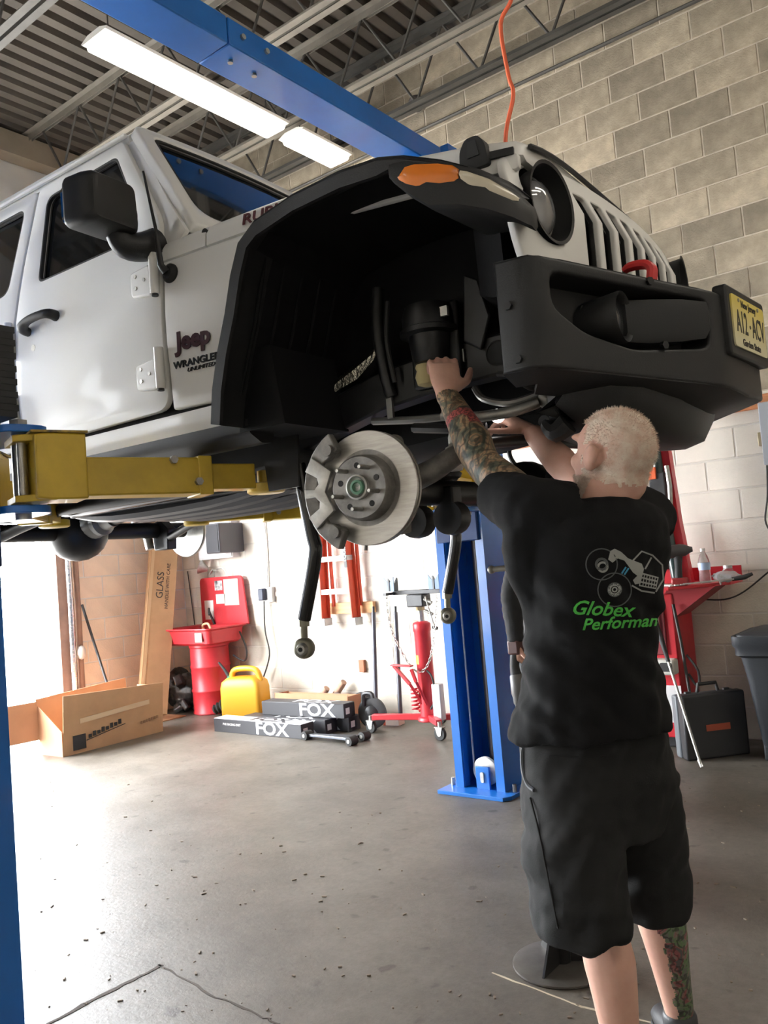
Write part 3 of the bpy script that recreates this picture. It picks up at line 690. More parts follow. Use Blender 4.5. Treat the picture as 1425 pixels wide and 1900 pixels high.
# top shelf and bottom shelf of the bumper
for nm, zf, d, t in (('bumper_top', btop, .10, .015), ('bumper_bottom', bbot, .16, .02)):
    mb = MB(); sg = 1 if nm == 'bumper_top' else -1
    rg = []
    for a in ss:
        p, n_ = bpl(a), bnr(a); z = zf(a)
        dd = d if abs(a) < .8 else .06
        rg.append([p+n_*.012+V3((0, 0, z)), p-n_*dd+V3((0, 0, z-sg*.004-(.03 if sg < 0 else 0))), p-n_*dd+V3((0, 0, z-sg*t-(.03 if sg < 0 else 0))), p+n_*.012+V3((0, 0, z-sg*t))])
    mb.loft(rg).build(nm, m_plas, bu, 40)
for k in (-1, 1):
    P = pk(k); cx = sum(p[0] for p in P)/len(P); cz = sum(p[1] for p in P)/len(P)
    rg = [[bmap(cx+(p[0]-cx)*f_, cz+(p[1]-cz)*f_, e) for p in P] for f_, e in ((1.0, .004), (.985, -.02), (.94, -.075))]
    mb = MB(); mb.loft(rg, cap=False); n = len(P); b0 = 2*n; mb.f.append(tuple(b0+i for i in range(n)))
    mb.build('lamp_pocket', m_plas, bu, 40, fix=False)
    # fog lamp barrel and shroud wing
    fx, fyy, fz = .585, k*.50, .695
    MB().lathe([(.056, -.16), (.068, -.02), (.072, .02), (.070, .028), (.062, .022), (.058, .0), (.01, -.002)], (fx, fyy, fz), (1, 0, 0), 28).build('fog_lamp', m_plas, bu, 50)
    MB().lathe([(.055, 0), (.05, .008), (.001, .014)], (fx, fyy, fz), (1, 0, 0), 24).build('fog_lens', mat('fog_glass', (.05, .05, .055), .08, coat=.5), bu, 60)
    w_ = []
    for yy, xf, xr, zt, zb in ((.46, .60, .55, .755, .635), (.40, .655, .58, .757, .63), (.33, .725, .62, .755, .632), (.27, .775, .66, .748, .64), (.245, .772, .69, .735, .65)):
        w_.append([V3((xr, k*yy, zt)), V3((xf, k*yy, zt-.004)), V3((xf+.004, k*yy, zt-.02)), V3((xf+.004, k*yy, zb+.025)), V3((xf-.01, k*yy, zb)), V3((xr, k*yy, zb))])
    MB().loft(w_).build('fog_shroud', m_plas, bu, 40)
    for a, z in ((-.88, .72), (-.865, .575), (-.42, .615), (-.62, .73), (-.66, .665), (-.45, .795)):
        a *= -k
        e = .012 if z in (.72, .575, .795) or abs(a) == .42 else -.07
        p0 = bmap(a, z, e); p1 = bmap(a, z, e+.012); MB().cyl(p0, p1, .012, n=6).build('bolt', m_blk, bu)
    # tow hook
    hk = MB()
    for dy in (-.010, 0, .010): hk.tube([(.585, k*.38+dy, .858), (.605, k*.38+dy, .866), (.645, k*.38+dy, .862), (.664, k*.38+dy, .845), (.662, k*.38+dy, .82), (.655, k*.38+dy, .785)], [.006, .011, .012, .013, .013, .013], 8, sm=3)
    hk.build('tow_hook', m_red, J)
# number plate on its black carrier
pc = MB().prism(round_poly([(-.178, .60), (.178, .60), (.178, .812), (-.178, .812)], .012, 2), 0, .778, .818).build('plate_carrier', m_plas, J, bevel=.006)
m_plate = bpy.data.materials.new('number_plate_yellow'); m_plate.use_nodes = True
nt = m_plate.node_tree; bs = nt.nodes['Principled BSDF']; tc = nt.nodes.new('ShaderNodeTexCoord'); sx_ = nt.nodes.new('ShaderNodeSeparateXYZ'); rp = nt.nodes.new('ShaderNodeValToRGB')
rp.color_ramp.elements[0].position = .1; rp.color_ramp.elements[0].color = (.72, .68, .45, 1); rp.color_ramp.elements[1].position = .9; rp.color_ramp.elements[1].color = (.75, .60, .12, 1)
nt.links.new(tc.outputs['Generated'], sx_.inputs[0]); nt.links.new(sx_.outputs[2], rp.inputs[0]); nt.links.new(rp.outputs[0], bs.inputs['Base Color']); bs.inputs['Roughness'].default_value = .4
MB().prism(round_poly([(-.152, .628), (.152, .628), (.152, .786), (-.152, .786)], .012, 3), 0, .818, .823).build('number_plate', m_plate, J)
np_ = [o for o in J.children if o.name.startswith('number_plate')][0]
m_ink = mat('plate_ink', (.02, .018, .01), .5)
for t_, z, sz, sx in (('A12', .705, .098, .62), ('ACV', .705, .098, .62), ('New Jersey', .766, .030, 1.), ('Garden State', .647, .030, 1.05)):
    y = -.075 if t_ == 'A12' else .078 if t_ == 'ACV' else 0
    letters('plate_lettering', t_, m_ink, np_, (.8236, y, z), (0, 1, 0), (0, 0, 1), sz, .001, sx=sx, bold=.0006)
MB().cyl((.8232, 0, .705), (.8242, 0, .705), .006, n=12).build('plate_dot', m_ink, np_)
for yy in (-.09, .09): MB().cyl((.823, yy, .774), (.826, yy, .774), .006, n=10).build('plate_screw', m_steel, np_)
for o_ in [pc, np_]+list(np_.children):      # the carrier sits slightly skewed on the bumper
    for v in o_.data.vertices: v.co.x += .10*v.co.y+.012
# lower air dam and bumper underside
rg = []
for y, xf, xr, zb, zt in ((-.53, .46, .40, .47, .60), (-.49, .56, .36, .43, .60), (-.40, .62, .33, .40, .58), (-.2, .67, .33, .385, .57), (.0, .69, .33, .38, .57), (.2, .67, .33, .385, .57), (.40, .62, .33, .40, .58), (.49, .56, .36, .43, .60), (.53, .46, .40, .47, .60)):
    rg.append([V3((xr, y, zt)), V3((xf, y, zt-.01)), V3((xf-.01, y, (zb+zt)/2)), V3((xf-.05, y, zb+.02)), V3((xf-.12, y, zb)), V3((xr, y, zb+.012))])
MB().loft(rg).build('air_dam', m_plas, J, 60)
MB().tube([(.42, -.50, .43), (.38, -.50, .41), (.35, -.49, .435), (.34, -.47, .45)], [.035, .03, .018, .008], 8, sm=3).build('dam_edge', m_plas, J)
# ---- frame, suspension, brakes
def rail(s):
    st = [(-3.3, .60, .70), (-2.7, .60, .72), (-2.3, .46, .58), (-.95, .45, .575), (-.70, .47, .60), (-.50, .525, .655), (-.25, .585, .715), (.05, .615, .745), (.52, .625, .745)]
    MB().loft([[V3((x, s*(.43+dy), z)) for dy, z in ((-.04, a), (.04, a), (.04, b_), (-.04, b_))] for x, a, b_ in st]).build('frame_rail', m_blk, J, 30, bevel=.008)
for s in (-1, 1):
    rail(s)
    for x, z, r_ in ((-.53, .60, .026), (.205, .685, .04), (-1.2, .51, .02), (-1.6, .51, .02), (.05, .68, .016)):
        MB().lathe([(r_, .002), (r_*.86, .004), (r_*.84, -.03)], (x, s*.471, z), (0, s, 0), 18).build('frame_hole', m_gap, J, 30)
    # coil tower with bump stop
    bk = MB().lathe([(.075, .13), (.085, .10), (.085, .06), (.095, .055), (.095, .04), (.07, .035), (.062, -.03), (.055, -.05)], (-.005, s*.51, .74), (0, 0, 1), 24).build('spring_tower', m_blk, J, 40)
    MB().box2((-.09, s*.44, .62), (.09, s*.50, .88)).build('tower_bracket', m_blk, J, bevel=.01)
    MB().lathe([(.028, .05), (.034, .03), (.03, .02), (.036, 0), (.03, -.025), (.012, -.032)], (-.03, s*.51, .652), (0, 0, 1), 18).build('bump_stop', mat('yellow_foam', (.55, .47, .24), .7), J, 50)
    MB().box((.075, s*.55, .83), (.03, .012, .03)).build('bracket_tab', m_steel, J)
for x, z in ((-2.0, .50), (-1.25, .49), (-.60, .53), (.30, .67)):
    MB().box2((x-.05, -.41, z-.04), (x+.05, .41, z+.04)).build('crossmember', m_blk, J, bevel=.008)
# crumpled foil heat shield by the firewall
mb = MB(); pr = [(-.55, .66), (-.44, .695), (-.33, .735), (-.25, .775), (-.215, .82), (-.215, .90), (-.225, .96)]; rg = []
for i, (x, z) in enumerate(pr):
    w = (.006, .022, .028, .022, .008, .007, .004)[i]
    rg.append([V3((x, -.475-.01*(i % 2), z-w)), V3((x, -.484+.004*(i % 2), z+w*.2)), V3((x, -.47, z+w)), V3((x, -.46, z))])
MB().loft(rg).build('foil_shield', mat('foil', (.75, .73, .62), .25, metal=1, bump=1., bscale=60), J, 10)
# rotor, hub and caliper carrier on the passenger side (bare) and the driver side
m_rotor = mat('rotor_steel', (.36, .34, .31), .33, metal=.75, var=.12, scale=3, stretch=(2, 40, 40))
def rotor(s, cx, cy, cz, steer, par):
    n_ = V3((math.sin(steer), s*math.cos(steer), 0)).normalized(); c = V3((cx, cy, cz)); R0 = .168
    ro = MB().lathe([(.105, -.002), (R0-.002, -.002), (R0, -.004), (R0, -.010), (R0-.003, -.011)], c, n_, 64).build('brake_rotor', m_rotor, par, 30)
    MB().lathe([(.105, -.017), (R0-.003, -.017), (R0, -.018), (R0, -.026), (R0-.002, -.028), (.105, -.028)], c, n_, 64).build('rotor_plate', m_rotor, ro, 30)
    u, w = frame_of(n_)
    vn = MB()
    for k in range(48):
        a = 2*PI*k/48; d = u*math.cos(a)+w*math.sin(a); vn.bar(c+d*.11-n_*.014, c+d*(R0-.004)-n_*.014, .005, .008, up=n_)
    vn.build('rotor_vanes', m_cast, ro, smooth=0)
    MB().lathe([(.112, -.001), (.106, -.004), (.104, -.012), (.100, -.012), (.097, .0), (.094, .034), (.088, .040), (.036, .040)], c, n_, 48).build('rotor_hat', m_cast, ro, 40)
    hb = MB().lathe([(.036, .038), (.036, .054), (.031, .056), (.029, .050), (.024, .046), (.012, .046), (.011, .05), (.001, .05)], c, n_, 32).build('wheel_hub', m_steel, par, 40)
    MB().lathe([(.022, .046), (.021, .054), (.014, .056), (.013, .050)], c, n_, 20).build('axle_nut', mat('green_seal', (.08, .2, .12), .5), hb, 40)
    for k in range(5):
        a = 2*PI*k/5+.35; d = u*math.cos(a)+w*math.sin(a); p = c+d*.0635
        st_ = MB().lathe([(.0065, .038), (.0065, .066), (.0068, .067), (.0068, .082), (.005, .09)], p, n_, 10).build('wheel_stud', m_steel, hb, 40)
        a += 2*PI/10; d = u*math.cos(a)+w*math.sin(a); p = c+d*.0635
        MB().cyl(p+n_*.036, p+n_*.0408, .009, n=12).build('hub_hole', m_gap, hb)
    return n_, c
n_, c_ = rotor(-1, -.09, -.80, .297, math.radians(5), J)
# caliper carrier: two lugs joined by an arc, on the rear edge of the rotor
tx = V3((-n_.y, n_.x, 0)).normalized()
if tx.x < 0: tx = -tx
def car(a, r_, d=0.): return c_+tx*(r_*math.cos(a))+V3((0, 0, 1))*(r_*math.sin(a))+n_*d
br = MB(); rg = []
for k in range(15):
    a = math.radians(118+k*(244-118)/14); lug = k in (0, 1, 2, 12, 13, 14)
    ri = .135 if lug else .152; ro_ = .20 if not lug else .192
    fin = .012 if lug else .0
    rg.append([car(a, ri, .012), car(a, ro_, .012), car(a, ro_, .030+fin), car(a, ri, .030+fin)])
cb = br.loft(rg).build('caliper_carrier', m_cast, J, 40, bevel=.004)
for a0 in (128, 234):
    a = math.radians(a0); MB().cyl(car(a, .150, .0), car(a, .150, .055), .017, n=14).build('slide_pin', m_cast, cb)
pl = [(.108, 148), (.190, 146), (.196, 160), (.150, 163), (.142, 170), (.155, 176), (.192, 176), (.192, 184), (.155, 185), (.142, 191), (.150, 198), (.196, 201), (.190, 214), (.108, 212), (.118, 180)]
me_p = [(r_*math.cos(math.radians(a)), r_*math.sin(math.radians(a))) for r_, a in pl]
me = flat(me_p, [], .014, .003); bend(me, lambda a, b_, e: c_+tx*a+V3((0, 0, 1))*b_+n_*(.034+e)); obj('brake_pad', me, m_steel, cb, 40)
MB().cyl(car(math.radians(262), .165, -.01), car(math.radians(262), .182, -.01), .006, n=8).build('rotor_clip', m_cast, J)
# knuckle and ball joints
kn = MB()
kn.tube([(-.05, -.70, .16), (-.045, -.715, .24), (-.04, -.72, .30), (-.045, -.71, .38), (-.06, -.68, .44)], [.032, .04, .055, .038, .028], 12, sm=3)
kn.tube([(-.04, -.70, .30), (.06, -.68, .33), (.12, -.64, .37), (.14, -.62, .38)], [.04, .034, .03, .03], 10, sm=3)
kn.build('steering_knuckle', m_cast, J, 50)
for x, y, z0, z1 in ((.10, -.61, .33, .40), (.175, -.60, .345, .415)):
    bj = MB().lathe([(.024, 0), (.03, .02), (.03, .05), (.022, z1-z0), (.012, z1-z0+.005), (.012, z1-z0+.03), (.006, z1-z0+.05)], (x, y, z0), (0, 0, 1), 16).build('ball_joint', m_alu, J, 40)
MB().tube([(.10, -.62, .385), (.16, -.59, .40), (.21, -.58, .395)], .026, 10).build('steering_arm', m_alu, J)
# axle, links, steering
ax = MB().tube([(-.05, -.70, .285), (-.05, -.2, .285), (-.05, .70, .285)], .042, 18); ax.build('front_axle', m_blk, J)
MB().sphere((-.05, .18, .285), (.135, .12, .135), 20).build('front_differential', m_blk, J)
MB().lathe([(.10, 0), (.11, .03), (.05, .05)], (.07, .18, .285), (1, 0, 0), 20).build('differential_cover', m_blk, J, 40)
MB().tube([(.17, -.60, .40), (.20, -.3, .43), (.21, .55, .46)], .018, 10).build('tie_rod', m_blk, J)
MB().tube([(.26, -.30, .48), (.27, .2, .50), (.27, .52, .58)], .02, 10).build('drag_link', m_blk, J)
MB().tube([(.02, -.52, .52), (.10, -.50, .50), (.22, -.46, .50), (.30, -.42, .52)], .017, 10, sm=3).build('sway_link', m_steel, J)
MB().tube([(.30, -.46, .60), (.33, -.3, .60), (.33, .3, .60), (.30, .46, .60)], .017, 10).build('sway_bar', m_blk, J)
for s in (-1, 1):
    for dx in (-.075, .055):                     # lower arm brackets hanging as loops
        MB().lathe([(.052, -.03), (.056, 0), (.052, .03), (.03, .03), (.022, 0), (.03, -.03)], (-.06+dx, s*.47, .20), (0, 1, 0), 20).build('arm_bracket', m_blk, J, 40)
        MB().box2((-.085+dx, s*.44, .19), (-.035+dx, s*.50, .30)).build('bracket_web', m_blk, J, bevel=.006)
    MB().lathe([(.075, 0), (.08, .012), (.06, .03), (.055, .04)], (-.03, s*.50, .325), (0, 0, 1), 24).build('spring_seat', m_blk, J, 40)
    MB().tube([(-.12, s*.60, .26), (-.13, s*.60, .42)], [.024, .03], 12).build('shock_mount', m_blk, J)
# hanging adjustable control arms
m_gloss = mat('gloss_black_arm', (.012, .012, .013), .22, coat=.3)
m_joint = mat('zinc_olive', (.23, .22, .17), .4, metal=.8)
for yy, top, mid, bot in ((-.50, (-.60, .46), (-.555, .14), (-.632, -.13)), (.50, (-.585, .44), (-.565, .16), (-.635, -.115))):
    arm = MB().tube([(top[0], yy, top[1]), (mid[0]-.006, yy, mid[1]+.06), (mid[0], yy, mid[1]-.02), (bot[0]+.004, yy, bot[1]+.03)], [.026, .026, .026, .026], 18, sm=5).build('control_arm', m_gloss, J, 50)
    b_ = V3((bot[0], yy, bot[1])); dn = V3((-.05, 0, -1)).normalized()
    MB().cyl(b_-dn*.035, b_-dn*.005, .022, n=6).build('jam_nut', m_joint, arm)
    MB().cyl(b_-dn*.01, b_+dn*.04, .014, n=14).build('joint_shank', m_joint, arm)
    c2 = b_+dn*.072; axd = V3((.42, -.9, 0)).normalized()
    MB().lathe([(.026, -.026), (.034, -.022), (.038, -.008), (.038, .008), (.034, .022), (.026, .026)], c2, axd, 24).build('joint_housing', m_joint, arm, 50)
    MB().lathe([(.008, .026), (.022, .026), (.018, .036), (.015, .05), (.008, .05)], c2, axd, 20).build('joint_ball', m_steel, arm, 50)
    MB().cyl(c2+axd*.049, c2+axd*.052, .008, n=12).build('joint_bore', m_gap, arm)
    MB().lathe([(.02, -.07), (.034, -.065), (.034, .065), (.02, .07)], (top[0], yy, top[1]+.012), (0, 1, 0), 18).build('arm_bushing', m_rub, arm, 40)
    MB().prism([(-.68, .36), (-.54, .36), (-.53, .54), (-.70, .54)], 1, yy-.075, yy-.065).build('arm_mount', m_blk, J)
# ---- drivetrain and belly
MB().loft([[V3((x, y, z)) for y, z in ((-w, zt), (-w, zb+.03), (-w+.05, zb), (w-.05, zb), (w, zb+.03), (w, zt))] for x, w, zb, zt in ((.25, .22, .50, .78), (-.1, .24, .47, .80), (-.4, .2, .46, .80), (-.75, .18, .43, .70), (-1.2, .15, .43, .65))]).build('engine_sump', m_blk2, J, 40)
sk = MB()
MB().prism(round_poly([(-.95, -.36), (-.95, .36), (-2.15, .36), (-2.2, .1), (-2.2, -.36)], .05, 3), 2, .408, .418).build('skid_plate', m_blk, J, bevel=.003)
for yy in (-.28, -.12, .06, .24):
    MB().tube([(-.92, yy, .425), (-1.3, yy, .395), (-1.9, yy-.02, .392), (-2.2, yy-.04, .43)], [.02, .03, .03, .02], 8, sm=3).build('skid_rib', mat('satin_black_metal', (.05, .05, .055), .28, metal=.5), J)
MB().tube([(-.5, -.30, .47), (-.9, -.38, .455), (-1.5, -.42, .44), (-2.2, -.36, .45), (-2.5, -.3, .55)], .035, 12, sm=4).build('exhaust_pipe', MATS['satin_black_metal'], J)
MB().lathe([(.09, 0), (.10, .03), (.10, .35), (.09, .38)], (-2.05, .25, .50), (-1, 0, 0), 20).build('muffler', MATS['satin_black_metal'], J, 40)
MB().tube([(-2.0, -.52, .43), (-1.1, -.50, .43), (-.9, -.47, .45)], .028, 10).build('side_rail_tube', m_blk, J)
RX = -2.64; RZ = .375
MB().tube([(RX, -.74, RZ), (RX, 0, RZ), (RX, .74, RZ)], .046, 18).build('rear_axle', m_blk, J)
MB().sphere((RX, .0, RZ-.01), (.165, .16, .15), 20).build('rear_differential', m_blk, J)
MB().lathe([(.08, 0), (.075, .06), (.065, .09), (.072, .10), (.072, .13), (.05, .15), (.045, .22)], (RX+.10, .0, RZ+.02), V3((1, 0, .12)), 20).build('pinion_yoke', mat('dull_steel', (.20, .20, .20), .4, metal=.8), J, 30)
MB().tube([(RX+.3, 0, RZ+.045), (-1.6, .02, .50)], .038, 14).build('driveshaft', m_blk, J)
for s in (-1, 1):
    rp_ = MB().lathe([(.06, 0), (.165, 0), (.17, .01), (.165, .022), (.15, .022), (.145, .03), (.135, .03), (.13, .022), (.115, .024), (.11, .05), (.03, .055)], (RX, s*.76, RZ), (0, s, 0), 40).build('rear_rotor', m_steel, J, 40)
    MB().tube([(RX+.06, s*.56, RZ-.06), (RX+.3, s*.52, RZ+.0), (-1.95, s*.48, .45)], .024, 10).build('rear_control_arm', m_blk, J)
    MB().prism([(RX-.02, RZ-.12), (RX+.10, RZ-.12), (RX+.11, RZ), (RX+.04, RZ+.06), (RX-.04, RZ+.04)], 1, s*.53, s*.60).build('axle_bracket', m_blk, J, bevel=.006)
    MB().cyl((RX-.02, s*.50, RZ-.11), (RX-.12, s*.48, .75), .026, n=14).build('rear_shock', m_steel, J)
    MB().lathe([(.07, 0), (.075, .02), (.06, .25), (.07, .27)], (RX, s*.45, RZ+.05), (0, 0, 1), 18).build('rear_spring', m_blk, J, 40)
MB().box2((-3.3, -.42, .52), (-2.9, .42, .60)).build('spare_crossmember', m_blk, J, bevel=.01)
for s in (-1, 1):   # rear flares
    rg = []
    for i in range(13):
        a = PI*(i/12); x = RX-.35-.50*math.cos(a); z = .72+.43*math.sin(a)**.6
        rg.append([V3((x, s*.78, z+.03)), V3((x, s*.93, z+.02)), V3((x, s*.94, z)), V3((x, s*.93, z-.04)), V3((x, s*.78, z-.02))])
    MB().loft(rg).build('rear_flare', m_plas, J, 50)

# brackets, hoses and fittings around the open wheel well
m_glint = mat('worn_metal_fitting', (.22, .22, .21), .4, metal=.7)
for k, (pts, r_, mm) in enumerate((([(.10, -.44, .60), (.14, -.46, .555), (.22, -.45, .53), (.30, -.42, .545)], .011, m_glint), ([(-.30, -.44, .56), (-.10, -.47, .53), (.05, -.47, .52)], .013, m_glint), ([(-.10, -.50, .50), (.06, -.52, .47), (.16, -.50, .46)], .016, m_blk), ([(.20, -.47, .62), (.26, -.48, .60), (.30, -.47, .56), (.36, -.42, .55)], .009, m_rub), ([(-.16, -.50, .93), (-.17, -.51, .80), (-.16, -.50, .66)], .008, m_rub))):
    MB().tube(pts, r_, 8, sm=4).build(('brake_line', 'steering_damper', 'link_bar', 'wiring_loom', 'brake_hose')[k], mm, J)
MB().box((.085, -.478, .70), (.02, .012, .04)).build('frame_tab', m_glint, J); MB().box((-.20, -.478, .585), (.022, .012, .07)).build('frame_tab', m_glint, J)
MB().lathe([(.026, 0), (.03, .015), (.03, .05), (.022, .06)], (.30, -.40, .545), (.6, .2, -.5), 14).build('clamp_joint', m_glint, J, 40)
MB().tube([(-.20, -.49, .985), (-.21, -.50, .86), (-.20, -.49, .70), (-.19, -.48, .62)], [.02, .022, .022, .02], 10, sm=3).build('body_mount', m_blk, J)
MB().prism([(.10, .74), (.16, .70), (.20, .80), (.17, .92), (.12, .95)], 1, -.49, -.475).build('tower_gusset', m_blk, J, bevel=.006)
# ================================================================== two-post lift
def _ray(x, y): return CW + CR*((x-712.5)/FOC) - CU*((y-950)/FOC)
def onX(x, y, v): r_ = _ray(x, y); return CAM + r_*((v-CAM.x)/r_.x)
def onY(x, y, v): r_ = _ray(x, y); return CAM + r_*((v-CAM.y)/r_.y)
def onZ(x, y, v): r_ = _ray(x, y); return CAM + r_*((v-CAM.z)/r_.z)
m_blue = mat('blue_lift_paint', (.010, .14, .50), .35, coat=.25, var=.08, scale=4)
m_yel = mat('yellow_lift_paint', (.55, .37, .025), .45, var=.14, scale=6, coat=.15)
m_cable = mat('wire_rope', (.42, .43, .44), .45, metal=.6, bump=.8, bscale=160)
LX0, LX1, ZT = -2.82, -2.49, 3.74
LIFT = root('two_post_lift', 'blue two-post vehicle lift with yellow arms carrying the white vehicle', 'vehicle lift', (-2.65, 2.7, 0))
def LP(mb): return mb.map(lambda p: p-V3((-2.65, 2.7, 0)))
for yf, d in ((4.13, 1), (1.285, -1)):
    t = .012
    # C-channel: two sides, back and two front lips
    prof = [(LX0, yf), (LX0+.055, yf), (LX0+.055, yf+d*t), (LX0+t, yf+d*t), (LX0+t, yf+d*(.32-t)), (LX1-t, yf+d*(.32-t)), (LX1-t, yf+d*t), (LX1-.055, yf+d*t), (LX1-.055, yf), (LX1, yf), (LX1, yf+d*.32), (LX0, yf+d*.32)]
    c = LP(MB().loft([[V3((x, y, z)) for x, y in prof] for z in (.02, ZT+.08)], cap=False)).build('column', m_blue, LIFT, smooth=0)
    for xx in (LX0+.055, LX1-.055):       # lip returns
        LP(MB().box2((xx-.006, yf+d*.012, .02), (xx+.006, yf+d*.06, ZT))).build('lip_return', m_blue, c, smooth=0)
    LP(MB().prism([(LX0-.07, yf-d*.10), (LX1+.04, yf-d*.10), (LX1+.07, yf-d*.05), (LX1+.07, yf+d*.42), (LX0-.07, yf+d*.42)], 2, 0, .022)).build('base_plate', m_blue, c, smooth=0, bevel=.003)
    for bx in (LX0-.04, LX1+.045):
        for by in (yf+d*.03, yf+d*.36):
            LP(MB().cyl((bx, by, .022), (bx, by, .065), .012, n=6)).build('anchor_bolt', m_steel, c)
    # pulley at the foot with its bracket
    pxm = (LX0+LX1)/2+.015; py = yf+d*.055
    LP(MB().lathe([(.078, -.012), (.082, -.010), (.070, -.003), (.070, .003), (.082, .010), (.078, .012)], (pxm, py, .115), (0, 1, 0), 36)).build('pulley', m_alu, c, 30)
    br_ = LP(MB().box2((pxm-.045, py-d*.045, .02), (pxm+.045, py-d*.030, .15))).build('pulley_bracket', m_blue, c, bevel=.003)
    LP(MB().prism(round_poly([(pxm-.011, .06), (pxm+.011, .06), (pxm+.011, .12), (pxm-.011, .12)], .01, 3), 1, py-d*.052, py-d*.045)).build('pulley_pin', m_alu, br_)
    # cables, hydraulic ram and chain in the channel
    for xx in (LX0+.105, LX1-.075):
        LP(MB().tube([(xx, yf+d*.05, .12), (xx+(pxm-xx)*.0, yf+d*.06, ZT)], .006, 8)).build('lift_cable', m_cable, c)
    LP(MB().cyl((pxm+.0, yf+d*.17, .05), (pxm+.0, yf+d*.17, 2.3), .032, n=18)).build('hydraulic_ram', mat('ram_tube', (.10, .09, .085), .35, metal=.5), c)
    LP(MB().cyl((pxm+.0, yf+d*.17, 2.3), (pxm+.0, yf+d*.17, 3.3), .02, n=14)).build('ram_rod', m_steel, c)
    # carriage
    zc = 1.76
    cg = LP(MB().box2((LX0+.02, yf-d*.02, zc-.30), (LX1-.02, yf+d*.14, zc+.40))).build('carriage', mat('dark_blue_carriage', (.006, .035, .14), .5), c, bevel=.006)
    gd = MB()
    for kk in range(14): gd.box2((LX1-.13, yf-d*.02, zc+.17+kk*.021), (LX1-.004, yf-d*(.085+.006*(kk % 2)), zc+.19+kk*.021))
    LP(gd).build('door_guard', m_rub, cg, smooth=0)
    for z in (zc-.125, zc+.13):
        LP(MB().prism(round_poly([(LX0-.03, yf-d*.02), (LX1+.03, yf-d*.02), (LX1+.05, yf-d*.16), (LX1-.06, yf-d*.20), (LX0+.06, yf-d*.20), (LX0-.05, yf-d*.16)], .05, 3), 2, z-.012, z+.012)).build('yoke_plate', m_blue, cg, bevel=.003)
    for bx in (LX0+.03, LX1-.03):
        LP(MB().cyl((bx, yf-d*.10, zc-.155), (bx, yf-d*.10, zc+.15), .026, n=16)).build('pivot_pin', m_steel, cg)
        LP(MB().cyl((bx, yf-d*.10, zc+.143), (bx, yf-d*.10, zc+.165), .030, n=6)).build('pin_nut', m_steel, cg)
        LP(MB().tube([(bx+.045, yf-d*.08, zc-.10), (bx+.045, yf-d*.08, zc+.10)], .014, 12)).build('lock_spring', m_steel, cg)
# arms: (pivot, elbow, pad) per corner
def arm_build(p0, pe, p1, zc=1.76, pad_top=None):
    p0, pe, p1 = V3((*p0, zc)), V3((*pe, zc)), V3((*p1, zc))
    d = (p1-pe); d.normalize(); L = (p1-pe).length; sd = V3((-d.y, d.x, 0)); O = V3((-2.65, 2.7, 0))
    def W(a, b_, z): return pe+d*a+sd*b_+V3((0, 0, z))-O
    # root knuckle: top and bottom ears with a web
    k = MB()
    k.loft([[W(a, b_, z) for b_, z in ((-w, -h), (w, -h), (w, h), (-w, h))] for a, w, h in ((-.04, .075, .10), (.0, .075, .105), (.115, .07, .105))])
    a = k.build('lift_arm', m_yel, LIFT, bevel=.006)
    for zz in (-.095, .095):
        ear = MB(); q = [p0-O+sd*.07-d*.02, p0-O-sd*.07-d*.02, W(.02, -.075, 0), W(.02, .075, 0)]
        if (q[1]-q[2]).length > (q[0]-q[2]).length: q = [q[1], q[0], q[2], q[3]]
        ear.loft([[v+V3((0, 0, zz+e)) for v in q] for e in (-.011, .011)]).build('arm_ear', m_yel, a, bevel=.003)
    hz_ = MB().loft([[W(x, b_, z) for b_, z in ((-.078, .105), (.078, .105), (.078, .112), (-.078, .112))] for x in (-.05, .12)]); hz_.build('hazard_strip', mat('worn_hazard', (.45, .30, .03), .6, col2=(.05, .04, .03), scale=22), a, smooth=0)
    # outer tube, inner tube
    tb = MB(); x0, x1 = .10, L*.70
    tb.loft([[W(x, b_, z) for b_, z in ((-.06, -.095), (.06, -.095), (.06, .03), (-.06, .03))] for x in (x0, x1)]); tb.build('outer_tube', m_yel, a, bevel=.006)
    MB().loft([[W(x, b_, z) for b_, z in ((-.066, -.10), (.066, -.10), (.066, .035), (-.066, .035))] for x in (x1-.05, x1)]).build('tube_collar', m_yel, a, bevel=.004)
    MB().loft([[W(x, b_, z) for b_, z in ((-.045, -.08), (.045, -.08), (.045, .01), (-.045, .01))] for x in (x1, L-.06)]).build('inner_tube', m_yel, a, bevel=.004)
    MB().lathe([(.062, -.095), (.07, -.09), (.07, -.062), (.062, -.058)], p1-O, (0, 0, 1), 28).build('pad_cup', m_yel, a, 40)
    MB().cyl(p1-O+V3((0, 0, -.06)), p1-O+V3((0, 0, -.012)), .03, n=20).build('pad_post', m_yel, a)
    for x, z in ((L*.52, .02), (L*.63, -.055)):
        for sg in (-1, 1):
            MB().cyl(W(x, sg*.055, z), W(x, sg*.078, z), .014, n=6).build('arm_bolt', m_steel, a)
    return a
arm_build((-2.52, 1.37), (-2.44, 1.42), (-2.20, 2.15))
arm_build((-2.79, 1.37), (-2.86, 1.42), (-3.62, 2.14))
arm_build((-2.52, 4.03), (-2.46, 3.98), (-2.25, 3.08))
arm_build((-2.79, 4.03), (-2.88, 3.97), (-3.66, 3.02))
